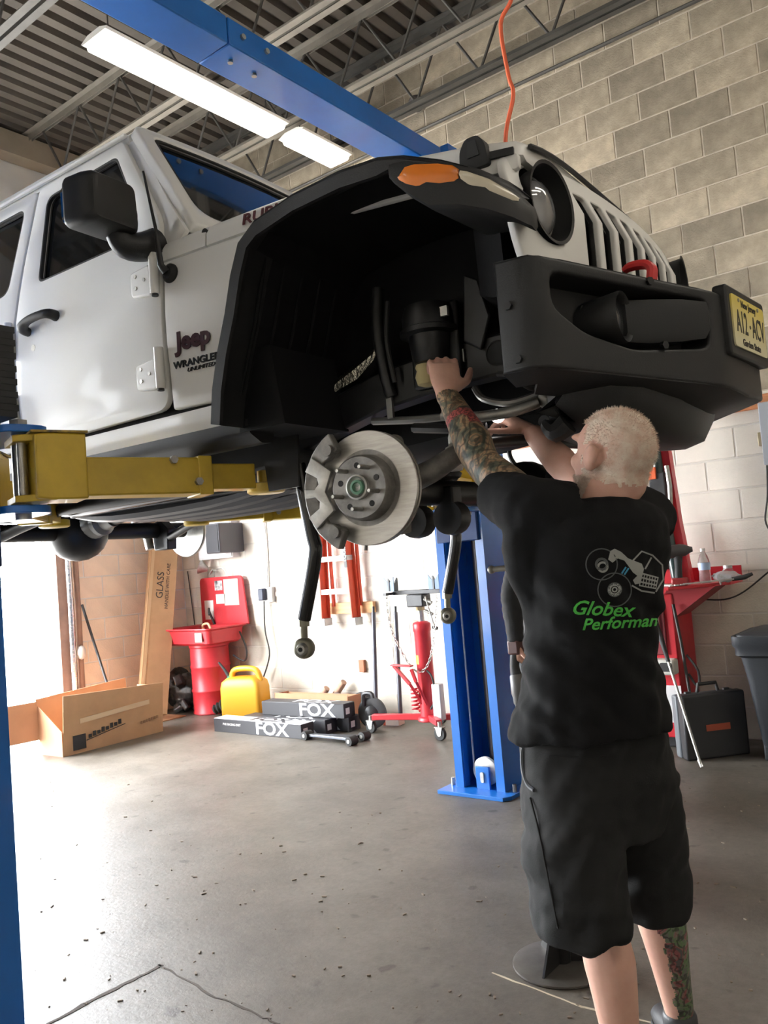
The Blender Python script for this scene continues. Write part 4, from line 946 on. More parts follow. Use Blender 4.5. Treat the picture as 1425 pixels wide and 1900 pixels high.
# overhead beam in two bolted halves
BX0, BX1 = -2.81, -2.60
for nm, y0, y1 in (('overhead_beam', 1.0, 2.51), ('overhead_beam', 2.515, 4.42)):
    bm_ = LP(MB().box2((BX0, y0, ZT), (BX1, y1, ZT+.13))).build(nm, m_blue, LIFT, bevel=.006)
    for y in ((2.60, 2.75) if y0 > 2 else (2.30, 2.42)):
        if y0 > 2:
            LP(MB().cyl((BX0+.12, y, ZT+.002), (BX0+.12, y, ZT-.012), .013, n=12)).build('beam_bolt', m_steel, bm_)
            LP(MB().cyl((BX1-.002, y, ZT+.07), (BX1+.012, y, ZT+.07), .013, n=12)).build('beam_bolt', m_steel, bm_)
LP(MB().box2((BX0+.02, 4.40, ZT-.08), (BX1+.10, 4.43, ZT+.13))).build('beam_end_plate', m_blue, LIFT, smooth=0)
# ================================================================== tall screw stand and low tool box by the man
sp = V3((-1.366, 2.536, 0))
st = root('jack_stand', 'tall steel screw stand on a round base behind the man', 'jack stand', sp)
MB().lathe([(.001, 0), (.16, 0), (.165, .004), (.165, .010), (.16, .012), (.02, .014)], (0, 0, 0), n=48).build('base', mat('worn_dark_steel', (.12, .11, .10), .5, metal=.6, var=.2, scale=12), st, 40)
for k in range(3):
    a = 2*PI*k/3+.5; c, s = math.cos(a), math.sin(a); t = V3((-s, c, 0))*.004; r_ = V3((c, s, 0))
    q = [r_*.025+V3((0, 0, .012)), r_*.135+V3((0, 0, .012)), r_*.025+V3((0, 0, .20))]
    MB().loft([[p-t for p in q], [p+t for p in q]]).build('gusset', m_blk, st, smooth=0)
MB().cyl((0, 0, .01), (0, 0, 1.22), .028, n=20).build('tube', m_blk, st)
MB().cyl((0, 0, .5), (0, 0, 1.27), .024, n=20).build('inner_tube', mat('chrome_tube', (.62, .62, .62), .15, metal=1), st)
MB().lathe([(.034, 0), (.034, .02), (.03, .022), (.034, .03), (.034, .05)], (0, 0, 1.26), n=20).build('collar', m_cast, st, 40)
sc_ = MB(); sc_.lathe([(.012+.003*(k % 2), .004*k) for k in range(40)], (0, 0, 1.30), n=12); sc_.build('screw', m_steel, st)
e = onY(912, 1057, 2.536)-sp; hdl = MB().tube([V3((0, 0, 1.325)), V3((0, 0, 1.325)).lerp(e, .5), e], [.016, .011, .010], 10)
hdl.sphere(e, .015, 10); hdl.lathe([(.03, 1.312), (.03, 1.342)], (0, 0, 0), n=16); hdl.build('handle', mat('cast_olive', (.24, .23, .19), .5, metal=.5), st, 50)
tb = root('tool_box', 'low black plastic tool box on the floor behind the man in shorts', 'tool box', (-1.66, 3.27, 0), math.radians(33))
MB().box((0, 0, .12), (.36, .34, .20)).build('body', mat('black_tool_plastic', (.03, .031, .034), .5), tb, bevel=.012)
MB().box((0, 0, .245), (.37, .35, .05)).build('lid', MATS['black_tool_plastic'], tb, bevel=.014)
MB().box((0, 0, .012), (.34, .32, .024)).build('foot_rim', mat('grey_rim', (.3, .3, .3), .5), tb, bevel=.004)
MB().tube([(-.10, 0, .27), (-.09, 0, .31), (.09, 0, .31), (.10, 0, .27)], .011, 8).build('handle', m_rub, tb)
# ================================================================== things along the far wall
m_card = mat('brown_cardboard', (.42, .25, .13), .85, var=.08, scale=5)
m_card_l = mat('cardboard_inside', (.52, .27, .15), .85, var=.06, scale=5)
m_redp = mat('red_paint', (.52, .025, .035), .4, var=.08, scale=5)
m_redm = mat('machine_red', (.48, .015, .025), .4, var=.10, scale=6)
m_white = mat('white_paper', (.78, .77, .74), .7)
m_dark = mat('dark_grey_metal', (.05, .05, .052), .45, metal=.4, var=.2, scale=10)
m_yc = mat('yellow_plastic', (.72, .36, .02), .45)
m_cord = mat('black_cord', (.03, .028, .026), .6)
m_galv = MATS['galvanised']
# ---- parts washer: drum, basin, lid panel
W = root('parts_washer', 'red drum parts washer with open basin and upright lid by the wall corner', 'parts washer', (-6.72, 5.60, 0))
MB().lathe([(.19, 0), (.20, .01), (.20, .02), (.195, .03), (.195, .215), (.203, .225), (.203, .24), (.195, .25), (.195, .455), (.203, .465), (.203, .48), (.195, .49), (.195, .66), (.205, .67), (.205, .70)], n=40).build('drum', m_redp, W, 40)
bo = []; 
for z, ex, ey in ((.70, .31, .19), (.72, .335, .215), (.845, .355, .24), (.86, .385, .27), (.872, .385, .27), (.862, .35, .235), (.74, .32, .20), (.73, .30, .18)):
    bo.append([V3((p[0], p[1]-.06, z)) for p in round_poly([(-ex, -ey), (ex, -ey), (ex, ey), (-ex, ey)], .05, 3)])
MB().loft(bo).build('basin', m_redp, W, 40)
pn = MB().prism(round_poly([(-.33, .86), (.385, .86), (.33, 1.36), (-.33, 1.36)], [.01, .01, .05, .05], 3), 1, .205, .225).build('lid_panel', m_redp, W, bevel=.003)
def card_on(name, x0, x1, z0, z1, y, m, par): return MB().box2((x0, y-.003, z0), (x1, y, z1)).build(name, m, par, smooth=0)
card_on('yellow_card', .05, .27, 1.06, 1.33, .204, mat('pale_card', (.80, .72, .52), .7), pn)
card_on('white_sticker', -.27, -.13, .92, 1.12, .204, m_white, pn)
card_on('printed_sticker', -.09, .03, 1.22, 1.32, .204, mat('black_white_print', (.8, .8, .8), .6, col2=(.02, .02, .02), scale=14), pn)
card_on('tag_sticker', -.08, .06, 1.08, 1.18, .204, m_white, pn)
card_on('front_sticker', .16, .26, .74, .83, -.302, mat('cream_label', (.8, .74, .55), .7), W)
MB().tube([(-.12, .19, .87), (-.15, .16, 1.0), (-.06, .08, 1.04), (.0, .03, .98)], .012, 8, sm=4).build('spout', m_rub, W)
MB().tube([(-.05, .0, .80), (-.02, -.05, .88), (.10, -.08, .90), (.16, -.1, .84)], .012, 8, sm=4).build('brush_hose', mat('tan_hose', (.62, .45, .25), .5), W)
MB().tube([(-.1, .215, 1.36), (-.06, .2, 1.43), (.06, .2, 1.44), (.12, .21, 1.36)], .006, 6, sm=4).build('lid_wire', m_steel, W)
MB().tube([(.36, .1, .80), (.42, .12, .62), (.36, .14, .50), (.24, .1, .56)], .009, 6, sm=5).build('power_cord', m_cord, W)
cl = root('clamp_lamp', 'small silver clamp lamp on top of the red washer lid', 'lamp', (-6.86, 5.79, 1.40))
MB().lathe([(.02, 0), (.05, .05), (.075, .09), (.07, .09), (.045, .05)], (0, -.02, .05), V3((-.7, -.5, .3)), 20).build('reflector', m_steel, cl, 40)
MB().tube([(0, 0, 0), (.05, 0, .04), (.12, 0, .02)], .012, 8).build('clamp', m_steel, cl)
# ---- yellow fuel can
p = onY(456, 1300, 5.48); G = root('fuel_can', 'yellow plastic fuel can with black spout beside the red drum', 'fuel can', (p.x, p.y, 0), math.radians(12)); G.scale = (1.2, 1.1, 1.15)
MB().loft([[V3((q[0]*sx, q[1]*sy_, z)) for q in round_poly([(-.19, -.10), (.19, -.10), (.19, .10), (-.19, .10)], .04, 4)] for z, sx, sy_ in ((0, .95, .95), (.015, 1, 1), (.25, 1, 1), (.30, .93, .95), (.33, .72, .8), (.34, .55, .6))]).build('body', m_yc, G, 50)
MB().tube([(-.12, 0, .30), (-.10, 0, .385), (0, 0, .405), (.12, 0, .39), (.16, 0, .30)], .024, 12, sm=4).build('handle', m_yc, G)
MB().lathe([(.03, 0), (.03, .03), (.02, .035)], (-.13, 0, .31), V3((-.6, 0, .8)), 14).build('cap', mat('green_cap', (.03, .22, .10), .5), G, 40)
MB().tube([(-.15, 0, .34), (-.19, 0, .40), (-.24, 0, .46)], [.016, .012, .009], 10).build('spout', m_rub, G)
# ---- open cardboard box lying on the floor
p0, p1 = fl(118, 1405), fl(302, 1357); dy = (p1-p0); Lb = dy.length; ang = math.atan2(dy.y, dy.x)
B = root('cardboard_box', 'large opened cardboard carton lying on the bright floor by the doorway', 'box', p0, ang)
t = .006
MB().box2((0, 0, 0), (Lb, .34, t)).build('bottom', m_card, B, smooth=0)
q = [(0, 0), (Lb, 0), (Lb+.03, .44), (.02, .49)]
fr_ = MB().loft([[V3((a, 0-.02*z, z)) for a, z in q], [V3((a, t-.02*z, z)) for a, z in q]]).build('front_panel', m_card, B, smooth=0)
q = [(0, 0), (Lb-.1, 0), (Lb-.12, .50), (-.02, .46)]
MB().loft([[V3((a, .34, z)) for a, z in q], [V3((a, .34+t, z)) for a, z in q]]).build('rear_panel', m_card_l, B, smooth=0)
MB().loft([[V3((-.0, y, z)) for y, z in ((0, 0), (.34, 0), (.34, .40), (.0, .2))], [V3((-t, y, z)) for y, z in ((0, 0), (.34, 0), (.34, .40), (.0, .2))]]).build('left_panel', m_card_l, B, smooth=0)
MB().loft([[V3((x, y, z)) for x, y in ((0, .34), (-.26, .38), (-.24, .385), (0, .347))] for z in (.12, .44)]).build('left_flap', m_card_l, B, smooth=0)
MB().loft([[V3((Lb, y, z)) for y, z in ((0, 0), (.34, 0), (.34, .42), (.0, .42))], [V3((Lb+t, y, z)) for y, z in ((0, 0), (.34, 0), (.34, .42), (.0, .42))]]).build('right_panel', m_card, B, smooth=0)
MB().box2((.16, -.0075, .24), (.86, -.004, .28)).map(lambda v: V3((v.x, v.y-.02*v.z, v.z+.05*(v.x-.16)))).build('packing_tape', mat('tan_tape', (.56, .41, .25), .3), fr_, smooth=0)
MB().box2((.09, -.006, .03), (.21, -.001, .15)).build('black_print', mat('box_print', (.02, .02, .02), .7), fr_, smooth=0)
for k in range(8): MB().box2((.235+.042*k, -.007, .105+.008*k), (.265+.042*k, -.004, .135+.008*k+.012*(k % 2))).map(lambda v: V3((v.x, v.y-.02*v.z, v.z))).build('faded_letter', MATS['box_print'], fr_, smooth=0)
MB().box2((.215, -.006, .088), (.60, -.003, .094)).map(lambda v: V3((v.x, v.y-.02*v.z, v.z+.16*(v.x-.215)))).build('print_rule', MATS['box_print'], fr_, smooth=0)
mat('faded_print', (.26, .15, .08), .8)
for k in range(7): MB().box2((.76+.028*k, -.008, .115+.003*k), (.78+.028*k, -.005, .14+.003*k)).map(lambda v: V3((v.x, v.y-.02*v.z, v.z))).build('faded_letter', MATS['faded_print'], fr_, smooth=0)
# ---- tall carton leaning in the corner
ga, gb = onX(276, 1290, -7.05), V3((-7.22, 5.60, 2.25)); ga.z = 0; ga.x = -6.95; ga.y = 5.02
d = (gb-ga).normalized(); u = V3((.35, .94, 0)); u = (u-d*u.dot(d)).normalized(); n_ = u.cross(d).normalized()
if n_.x < 0: n_ = -n_
g = root('tall_carton', 'tall narrow brown carton printed GLASS leaning into the wall corner', 'carton', (ga.x, ga.y, 0))
O = V3((ga.x, ga.y, 0)); Lg = (gb-ga).length
zup = .075
MB().loft([[ga-O+d*h+u*a+n_*b_+V3((0, 0, zup)) for a, b_ in ((-.14, -.05), (.14, -.05), (.14, .05), (-.14, .05))] for h in (0, Lg)]).build('body', m_card, g, smooth=0, bevel=.003)
Mg = [ga-O+d*(Lg*.55)+n_*.0515+V3((0, 0, zup)), ]
for tx_, off, sz in (('GLASS', -.02, .10), ('HANDLE WITH CARE', .055, .05)):
    letters('carton_lettering', tx_, MATS['box_print'], g, Mg[0]+u*off, d, -u, sz, .001)
MB().loft([[ga-O+d*h+u*a+n_*b_+V3((0, 0, zup)) for a, b_ in ((-.03, .051), (.0, .051), (.0, .0525), (-.03, .0525))] for h in (.02, Lg-.02)]).map(lambda v: v-u*.1).build('carton_seam', mat('tape_seam', (.50, .33, .18), .4), g, smooth=0)
# ---- pole, door jamb posts, downpipe
a, b_ = V3((-7.0, 4.95, 0)), V3((-7.33, 4.50, 1.12)); a = onX(222, 1300, -6.95); a.z = .0
tag(MB().tube([a+V3((0, 0, .014)), onX(152, 1122, -7.36)], .013, 8).build('pole', m_dark), 'dark metal pole leaning beside the door jamb', 'pole')
jm = MB().box2((XB-.22, DY1-.10, 0), (XB+.03, DY1, DZ)).build('door_jamb', mat('brown_jamb', (.24, .14, .10), .6, var=.15, scale=6), smooth=0); jm.name = 'trim_2'; struct(jm, 'brown steel jamb at the edge of the open doorway')
jr = root('drain_pipe', 'silver foil-wrapped pipe standing beside the brown door jamb', 'pipe', (XB+.10, DY1-.02, 0))
MB().tube([(0, 0, 0), (.01, 0, 1.2), (0, 0, 2.2), (0, 0, 3.4)], .028, 10).build('pipe', mat('foil_pipe', (.62, .62, .64), .25, metal=1, bump=.6, bscale=30), jr)
MB().tube([(-.01, .08, 0), (0, .08, 1.2), (0, .08, 3.4)], .028, 10).build('brown_pipe', MATS['brown_jamb'], jr)
for z in (.75, .32): MB().sphere((.03, .07, z), (.05, .045, .07), 10).build('strap_knot', mat('grey_foam', (.55, .5, .46), .8), jr)
# ---- dark gearbox lump
p = onY(342, 1300, 5.55); mb = MB(); mb.tube([(-.17, 0, .17), (.0, .02, .2), (.2, 0, .19)], [.14, .17, .10], 12); mb.lathe([(.20, 0), (.22, .03), (.20, .06)], (-.17, 0, .22), (1, .2, 0), 14)
random.seed(3)
for k in range(26):
    c = V3((random.uniform(-.2, .22), random.uniform(-.2, .08), random.uniform(.04, .36)))
    mb.box(c, [random.uniform(.03, .12) for _ in range(3)], Matrix.Rotation(random.uniform(0, 3), 3, V3((random.random(), random.random(), 1))))
gx_ = obj('gearbox', remesh(mb, .012, 2), mat('oily_black', (.035, .032, .032), .35, metal=.5, col2=(.10, .095, .09), scale=25), None, 60, loc=(-7.12, 5.60, .0)); tag(gx_, 'oily black gearbox casting on the floor between carton and drum', 'gearbox')
zmin = min(v.co.z for v in gx_.data.vertices); gx_.location.z = -zmin
tag(MB().box2((-.3, -.18, 0), (.3, .18, .01)).build('cardboard_sheet', m_card, loc=(fl(345, 1318).x, fl(345, 1318).y-.42, 0), smooth=0), 'flat cardboard sheet on the floor in front of the gearbox', 'cardboard')
# ---- shock absorber boxes
m_fox = mat('black_box_card', (.03, .03, .035), .5)
m_foxg = mat('light_grey_print', (.52, .53, .56), .5)
m_foxtop = mat('pale_glossy_card', (.55, .55, .58), .25)
def shock_box(x, y, z, L, rz, label, txt, txt2=None, lid=None, h=.115, dpt=.15):
    r_ = root('shock_box', label, 'box', (x, y, z), rz, 'shock absorber boxes')
    MB().box2((-L/2, -dpt/2, 0), (L/2, dpt/2, h)).build('carton', m_fox, r_, bevel=.003)
    o = MB().box2((-L/2+.004, -dpt/2+.004, h), (L/2-.004, dpt/2-.004, h+.003)).build('top_print', lid or m_fox, r_, smooth=0)
    letters('box_lettering', txt, m_foxg, r_, (L*.18, -dpt/2-.0015, h*.5), (1, 0, 0), (0, 0, 1), h*1.25, .002, bold=.004, sx=1.35)
    letters('box_lettering', txt, m_foxg if lid is None else m_fox, r_, (L*.1, 0, h+.004), (1, 0, 0), (0, 1, 0), dpt*1.1, .001, bold=.004, sx=1.35)
    if txt2: letters('box_small_print', txt2, m_white, r_, (-L*.28, -dpt/2-.0015, h*.62), (1, 0, 0), (0, 0, 1), h*.24, .001)
    card = MB().box2((L/2, -.05, .03), (L/2+.002, .0, .08)).build('end_label', m_white, r_, smooth=0)
    return r_
pA, pB = fl(398, 1357), fl(560, 1372); c = (pA+pB)/2; rz = math.atan2(pB.y-pA.y, pB.x-pA.x)
shock_box(c.x, c.y+.075, 0, (pB-pA).length, rz, 'black shock absorber box with white lid, nearest to the camera', 'FOX', 'PVX RACING DIRT', m_foxtop)
shock_box(-5.20, 5.15, 0, .95, .03, 'black printed shock box on the floor behind the white-lidded one', 'FOX')
shock_box(-5.08, 5.31, 0, .95, .03, 'black printed shock box third back from the camera, on the floor', 'FOX')
shock_box(-5.05, 5.23, .1205, .92, .05, 'black printed shock box lying on top of the other two', 'FOX')
ob = root('parts_carton', 'long open brown carton of parts behind the black boxes', 'carton', (-5.15, 5.505, 0), .02)
for nm, a, b_ in (('bottom', (-.47, -.09, 0), (.40, .09, .006)), ('front_wall', (-.47, -.09, 0), (.40, -.084, .26)), ('rear_wall', (-.47, .084, 0), (.40, .09, .24)), ('end_wall', (-.47, -.09, 0), (-.464, .09, .25)), ('end_wall', (.394, -.09, 0), (.40, .09, .25))):
    MB().box2(a, b_).build(nm, m_card_l, ob, smooth=0)
# ---- black suspension arm lying in front of the boxes
p = fl(618, 1375); A = root('suspension_link', 'short black suspension link with round bushings in front of the boxes', 'suspension link', (p.x, p.y, .035), math.radians(4))
MB().loft([[V3((x, y, z)) for y, z in ((-w, -.012), (w, -.012), (w, .012), (-w, .012))] for x, w in ((-.25, .022), (-.1, .028), (.1, .05), (.22, .07))]).build('link', mat('satin_link', (.12, .13, .15), .3, metal=.6), A, bevel=.006)
for x, y in ((-.26, 0), (.25, -.085), (.25, .085)):
    bb = MB().lathe([(.018, -.04), (.035, -.038), (.035, .038), (.018, .04)], (x, y, 0), (.15, 1, 0), 18).build('bushing', m_rub, A, 40)
    MB().lathe([(.006, -.043), (.014, -.043), (.014, .043), (.006, .043)], (x, y, 0), (.15, 1, 0), 12).build('bushing_sleeve', m_steel, bb, 40)
# ---- CV joint and small boots left of the boxes
p = fl(408, 1328); A = root('joint_boot', 'ribbed black rubber boot and joint at the left end of the boxes', 'joint', (p.x, p.y+.05, .05), .6)
MB().lathe([(.03+.018*(k % 2)+.004*k, .02*k) for k in range(7)], (-.1, 0, .0), (1, 0, .35), 20).build('boot', m_rub, A, 60)
MB().lathe([(.05, 0), (.055, .02), (.05, .06), (.02, .07)], (.02, 0, .04), (1, 0, .35), 20).build('joint_cup', m_dark, A, 40)
# ---- loose springs, shields and brackets along the wall
def coil(c, r, n, pitch, wire, ax=2):
    pts = []
    for k in range(int(n*14)+1):
        a = 2*PI*k/14; v = (r*math.cos(a), r*math.sin(a), pitch*k/14)
        pts.append(V3(v) if ax == 2 else V3((v[0], v[2], v[1])))
    return MB().tube(pts, wire, 7)
for k, (px, py, r, dirx) in enumerate(((520, 1300, .065, 1), (552, 1300, .065, 1))):
    p = onY(px, py, 5.60); o = coil(None, r, 3.2, .035, .012, 1).build('coil_spring', m_dark); o.location = (p.x, 5.66, r+.013); o.rotation_euler = (0, 0, .4*k)
    tag(o, ('black coil spring nearest to the yellow can behind the carton', 'black coil spring second from the yellow can behind the carton')[k], 'spring', 'coil springs by the wall')
m_tan = mat('rusty_tan_metal', (.42, .26, .18), .6, var=.25, scale=10)
for k, (px, lab) in enumerate(((584, 'rusty tan suspension arm propped up behind the brown carton'), (596, 'rusty tan arm with black bushing leaning right behind the carton'))):
    p = onY(px, 1310, 5.72); o = MB().tube([(0, 0, .03), (.08, 0, .16), (.17+.05*k, 0, .26+.05*k)], [.03, .034, .03], 10, sm=3).build('old_arm', m_tan); o.location = (p.x+.02*k, 5.72+.07*k, 0); tag(o, lab, 'arm', 'old arms by the wall')
for k, (px, yy, R_, lab) in enumerate(((625, 5.70, .11, 'grey brake shield leaning on the wall behind the carton'), (672, 5.68, .12, 'black ring-shaped brake part standing near the dark pipes'), (690, 5.40, .13, 'black clamp-shaped spring bracket at the right end of the boxes'))):
    p = onY(px, 1310, yy); r_ = root('brake_part', lab, 'brake part', (p.x, yy, R_+.004), 0, 'brake parts by the wall')
    MB().lathe([(R_*.45, -.01), (R_*.8, -.02), (R_, -.01), (R_, .01), (R_*.8, .02), (R_*.45, .015)], (0, 0, 0), (.5, -1, .25) if k != 2 else (.2, -1, 0), 30).build('disc', m_dark if k else mat('grey_shield', (.25, .26, .28), .4, metal=.5), r_, 40)
    MB().lathe([(R_*.25, -.06), (R_*.45, -.04), (R_*.45, .03), (R_*.2, .05)], (0, 0, 0), (.5, -1, .25), 16).build('hub', m_dark, r_, 40)
    if k == 2: MB().tube([(-.06, -.03, .06), (-.04, -.05, .16), (.04, -.05, .17), (.06, -.05, .13)], .018, 8, sm=3).build('hook', m_dark, r_)
for k, px in enumerate((697, 742)):
    p = onY(px, 1318, 5.66); q = onY(px-12-4*k, 1137, 5.70); r_ = root('steel_pipe', ('left dark steel pipe standing against the bright wall', 'right dark steel pipe standing behind the red jack')[k], 'pipe', (p.x, 5.66, 0), 0, 'standing pipes')
    MB().cyl((0, 0, 0), (q.x-p.x, .1, q.z), .019, n=12).build('tube', mat('grey_pipe', (.10, .10, .115), .4, metal=.5), r_)
    MB().cyl((q.x-p.x, .1, q.z), (q.x-p.x, .105, q.z+.05), .012, n=10).build('tip', m_dark, r_)
p = onY(730, 1322, 5.60); r_ = root('small_carton', 'small white and red parts carton by the feet of the pipes', 'box', (p.x, 5.60, 0), .1)
MB().box2((-.075, -.05, 0), (.075, .05, .075)).build('carton', mat('pinkish_card', (.72, .60, .52), .7), r_, bevel=.002)
MB().box2((-.077, -.052, .0), (-.055, .052, .076)).build('red_band', mat('red_print', (.6, .12, .06), .6), r_, smooth=0)
# ---- red hydraulic gearbox jack
p = onY(797, 1335, 5.40); K = root('transmission_jack', 'red hydraulic gearbox jack on castors beside the blue column', 'jack', (p.x, 5.40, 0))
O = V3((p.x, 5.40, 0))
MB().lathe([(.085, .10), (.09, .11), (.085, .13), (.066, .14), (.066, .80), (.072, .81), (.072, .86), (.066, .87), (.05, .88), (.03, .885)], n=28).build('cylinder', m_redp, K, 40)
MB().cyl((0, 0, .87), (0, 0, .97), .026, n=16).build('ram', m_steel, K)
MB().cyl((0, 0, .97), (0, 0, 1.0), .036, n=6).build('ram_nut', mat('brassy', (.35, .28, .16), .4, metal=.7), K)
w1, w2 = fl(690, 1360)-O, fl(818, 1374)-O
for k, w in enumerate((w1, w2, V3((.50, .12, 0)), V3((-.12, .33, 0)))):
    w = V3((w.x, w.y, 0)); d = w.normalized()
    leg = MB().bar(d*.06+V3((0, 0, .13)), w*.96+V3((0, 0, .13)), .05, .045).build('leg', m_redp, K, bevel=.005)
    cs = MB(); cs.prism([(-.03, .065), (.03, .065), (.018, .02), (-.018, .02)], 1, -.022, -.018); cs.prism([(-.03, .065), (.03, .065), (.018, .02), (-.018, .02)], 1, .018, .022); cs.box((0, 0, .07), (.07, .05, .006)); cs.cyl((0, 0, .073), (0, 0, .11), .016, n=10)
    cs.map(lambda v: v+w+V3((0, 0, .03))).build('castor_fork', m_steel, leg)
    MB().lathe([(.02, -.016), (.045, -.016), (.05, -.010), (.05, .010), (.045, .016), (.02, .016)], w+V3((0, 0, .05)), (0, 1, 0), 24).build('castor_wheel', m_rub, leg, 40)
    MB().cyl(w+V3((0, -.02, .05)), w+V3((0, .02, .05)), .018, n=12).build('castor_hub', m_alu, leg)
# saddle
sb = MB().box2((-.24, -.03, 1.10), (.24, .03, 1.135)).build('saddle_bar', m_dark, K, bevel=.004)
MB().box2((-.09, -.06, 1.0), (.07, .06, 1.10)).build('saddle_block', m_dark, K, bevel=.01)
MB().bar((-.24, .0, 1.115), (-.24, -.14, 1.115), .03, .02).build('saddle_arm', m_dark, sb)
for sx in (-.24, .20):
    MB().prism([(-.06+0, 1.135), (.06, 1.135), (.06, 1.24), (.03, 1.20), (0, 1.19), (-.03, 1.20), (-.06, 1.24)], 0, sx-.008, sx+.008).map(lambda v: V3((v.x, v.y-.02, v.z))).build('vee_plate', m_dark, sb, smooth=0)
    MB().prism([(sx-.05, 1.135), (sx+.05, 1.135), (sx+.05, 1.25), (sx+.02, 1.215), (sx, 1.20), (sx-.02, 1.215), (sx-.05, 1.25)], 1, -.075, -.067).build('vee_plate', mat('blue_black_plate', (.08, .11, .16), .4, metal=.5), sb, smooth=0)
for z0 in (1.06, .97): 
    MB().cyl((.08, -.05, z0), (.15, -.05, z0-.03), .012, n=10).build('tilt_knob', m_cast, K)
MB().cyl((.10, -.06, 1.08), (.17, -.06, .82), .006, n=8).build('tilt_screw', m_steel, K); MB().cyl((.15, -.06, .84), (.19, -.06, .83), .014, n=8).build('tilt_handle', m_dark, K)
# pedals, spring, hose, label, chain
for a in ([(-.02, -.05, .24), (-.09, -.10, .40), (-.22, -.12, .545)], [(.03, -.06, .24), (-.02, -.11, .42), (-.05, -.12, .52)]):
    MB().bar(a[0], a[1], .03, .02).build('pedal_arm', m_redp, K); MB().bar(a[1], a[2], .03, .02).build('pedal_arm', m_redp, K)
MB().bar((-.24, -.12, .55), (-.04, -.12, .545), .05, .012).build('pedal', m_redp, K, bevel=.004)
coil(None, .03, 6, .03, .007).map(lambda v: v+V3((-.085, -.05, .18))).build('return_spring', m_redp, K)
MB().tube([(.05, -.04, .20), (.12, -.06, .30), (.10, -.06, .45), (.05, -.05, .5)], .008, 8, sm=4).build('hydraulic_hose', m_cord, K)
MB().box2((.09, -.07, .12), (.17, -.01, .40)).build('reservoir', mat('clear_grey', (.55, .55, .55), .3), K, bevel=.008)
lb = MB()
for k in range(9):
    a = -PI*.5+(-.45+.1*k)-.5; lb.v += [(.0672*math.cos(a), .0672*math.sin(a), .55), (.0672*math.cos(a), .0672*math.sin(a), .62)]
lb.f += [(2*k, 2*k+2, 2*k+3, 2*k+1) for k in range(8)]; lb.build('warning_label', mat('label_yellow', (.75, .5, .05), .5), K)
def chain(pts, par, link=.034):
    P, _ = spline([V3(p) for p in pts], [1]*len(pts), 30); L_ = 0; last = P[0]; k = 0
    for p in P[1:]:
        if (p-last).length >= link*.78:
            d = (p-last).normalized(); u, w = frame_of(d)
            if k % 2: u, w = w, u
            c = (p+last)/2; pts_ = [c+d*(link*.5*math.cos(a))+u*(link*.26*math.sin(a)) for a in [2*PI*j/10 for j in range(11)]]
            MB().tube(pts_, .0035, 5, cap=False).build('chain_link', m_steel, par); last = p; k += 1
chain([(-.23, -.13, 1.11), (-.22, -.12, .85), (-.12, -.09, .60), (.0, -.085, .49), (.12, -.09, .60), (.20, -.09, .90), (.22, -.06, 1.12)], K)
# ---- orange step ladder hanging on the wall
m_or = mat('orange_fibreglass', (.62, .075, .03), .45)
lx0, lx1 = -5.20, -4.86; Ld = root('step_ladder', 'orange fibreglass step ladder hung on the bright wall', 'ladder', (-5.03, 5.74, 0))
for sx, x0 in ((-1, -.17), (1, .10)):
    r_ = MB().prism([(0, -.03), (.012, -.03), (.012, .05), (.04, .05), (.04, .062), (0, .062)], 2, 0, 1.85)
    r_.map(lambda v: V3((x0+v.x*(1 if sx < 0 else 1)+sx*.05*(1-v.z/1.85), v.y, .86+v.z))).build('rail', m_or, Ld, smooth=0)
    MB().box2((x0+sx*.05-.01, -.04, .83), (x0+sx*.05+.05, .07, .90)).build('foot', m_galv, Ld, bevel=.004)
for z in (1.12, 1.42, 1.72, 2.02, 2.32): MB().box2((-.19, -.03, z), (.15, .05, z+.045)).build('step', mat('aluminium_step', (.7, .7, .7), .35, metal=.6), Ld, smooth=0)
for x0 in (-.17, .16): MB().bar((x0+.02, .085, 1.0), (x0+.02, .085, 2.6), .03, .02).build('rear_rail', m_or, Ld, smooth=0)
lg = MB().prism(round_poly([(.118, 1.35), (.148, 1.35), (.142, 1.72), (.112, 1.72)], .012, 3), 1, -.034, -.031).build('logo_plate', mat('black_logo', (.02, .02, .02), .5), Ld)
letters('logo_lettering', 'LOUISVILLE', m_white, lg, (.13, -.0355, 1.535), (0, 0, 1), (-1, 0, 0), .05, .001)
wb_ = MB().box2((-5.35, YW-.05, .93), (-4.72, YW-.005, 1.03)).build('wall_batten', mat('raw_pine', (.62, .36, .17), .7, var=.15, scale=3, stretch=(1, 10, 10))); tag(wb_, 'raw pine batten on the wall below the orange ladder', 'batten')
# ---- cabinet, grey box, socket and cords on the wall
c0, c1 = onY(382, 1033, YW), onY(441, 960, YW)
cb_ = root('wall_cabinet', 'white flat metal cabinet on the wall above the red washer', 'cabinet', (c0.x, YW, 0))
MB().box2((0, -.10, 1.55), (c1.x-c0.x, 0, 2.15)).build('body', m_white_sheet, cb_, bevel=.004)
MB().box2((.015, -.108, 1.565), (c1.x-c0.x-.015, -.10, 2.135)).build('door', m_white_sheet, cb_, bevel=.002)
q = onY(400, 975, 5.6); sk_ = root('speaker_box', 'dark grey speaker box on the wall beside the white cabinet', 'speaker', (q.x, 5.6, 1.60))
MB().box2((-.10, -.06, 0), (.11, .27, .30)).build('case', mat('dark_speaker', (.06, .06, .068), .5), sk_, bevel=.012); MB().box2((-.085, -.066, .015), (.095, -.06, .285)).build('front', mat('speaker_cloth', (.035, .035, .04), .8), sk_, smooth=0)
q = onY(503, 1100, YW); so = root('wall_socket', 'steel wall socket with a black plug on the block wall', 'socket', (q.x, YW, q.z))
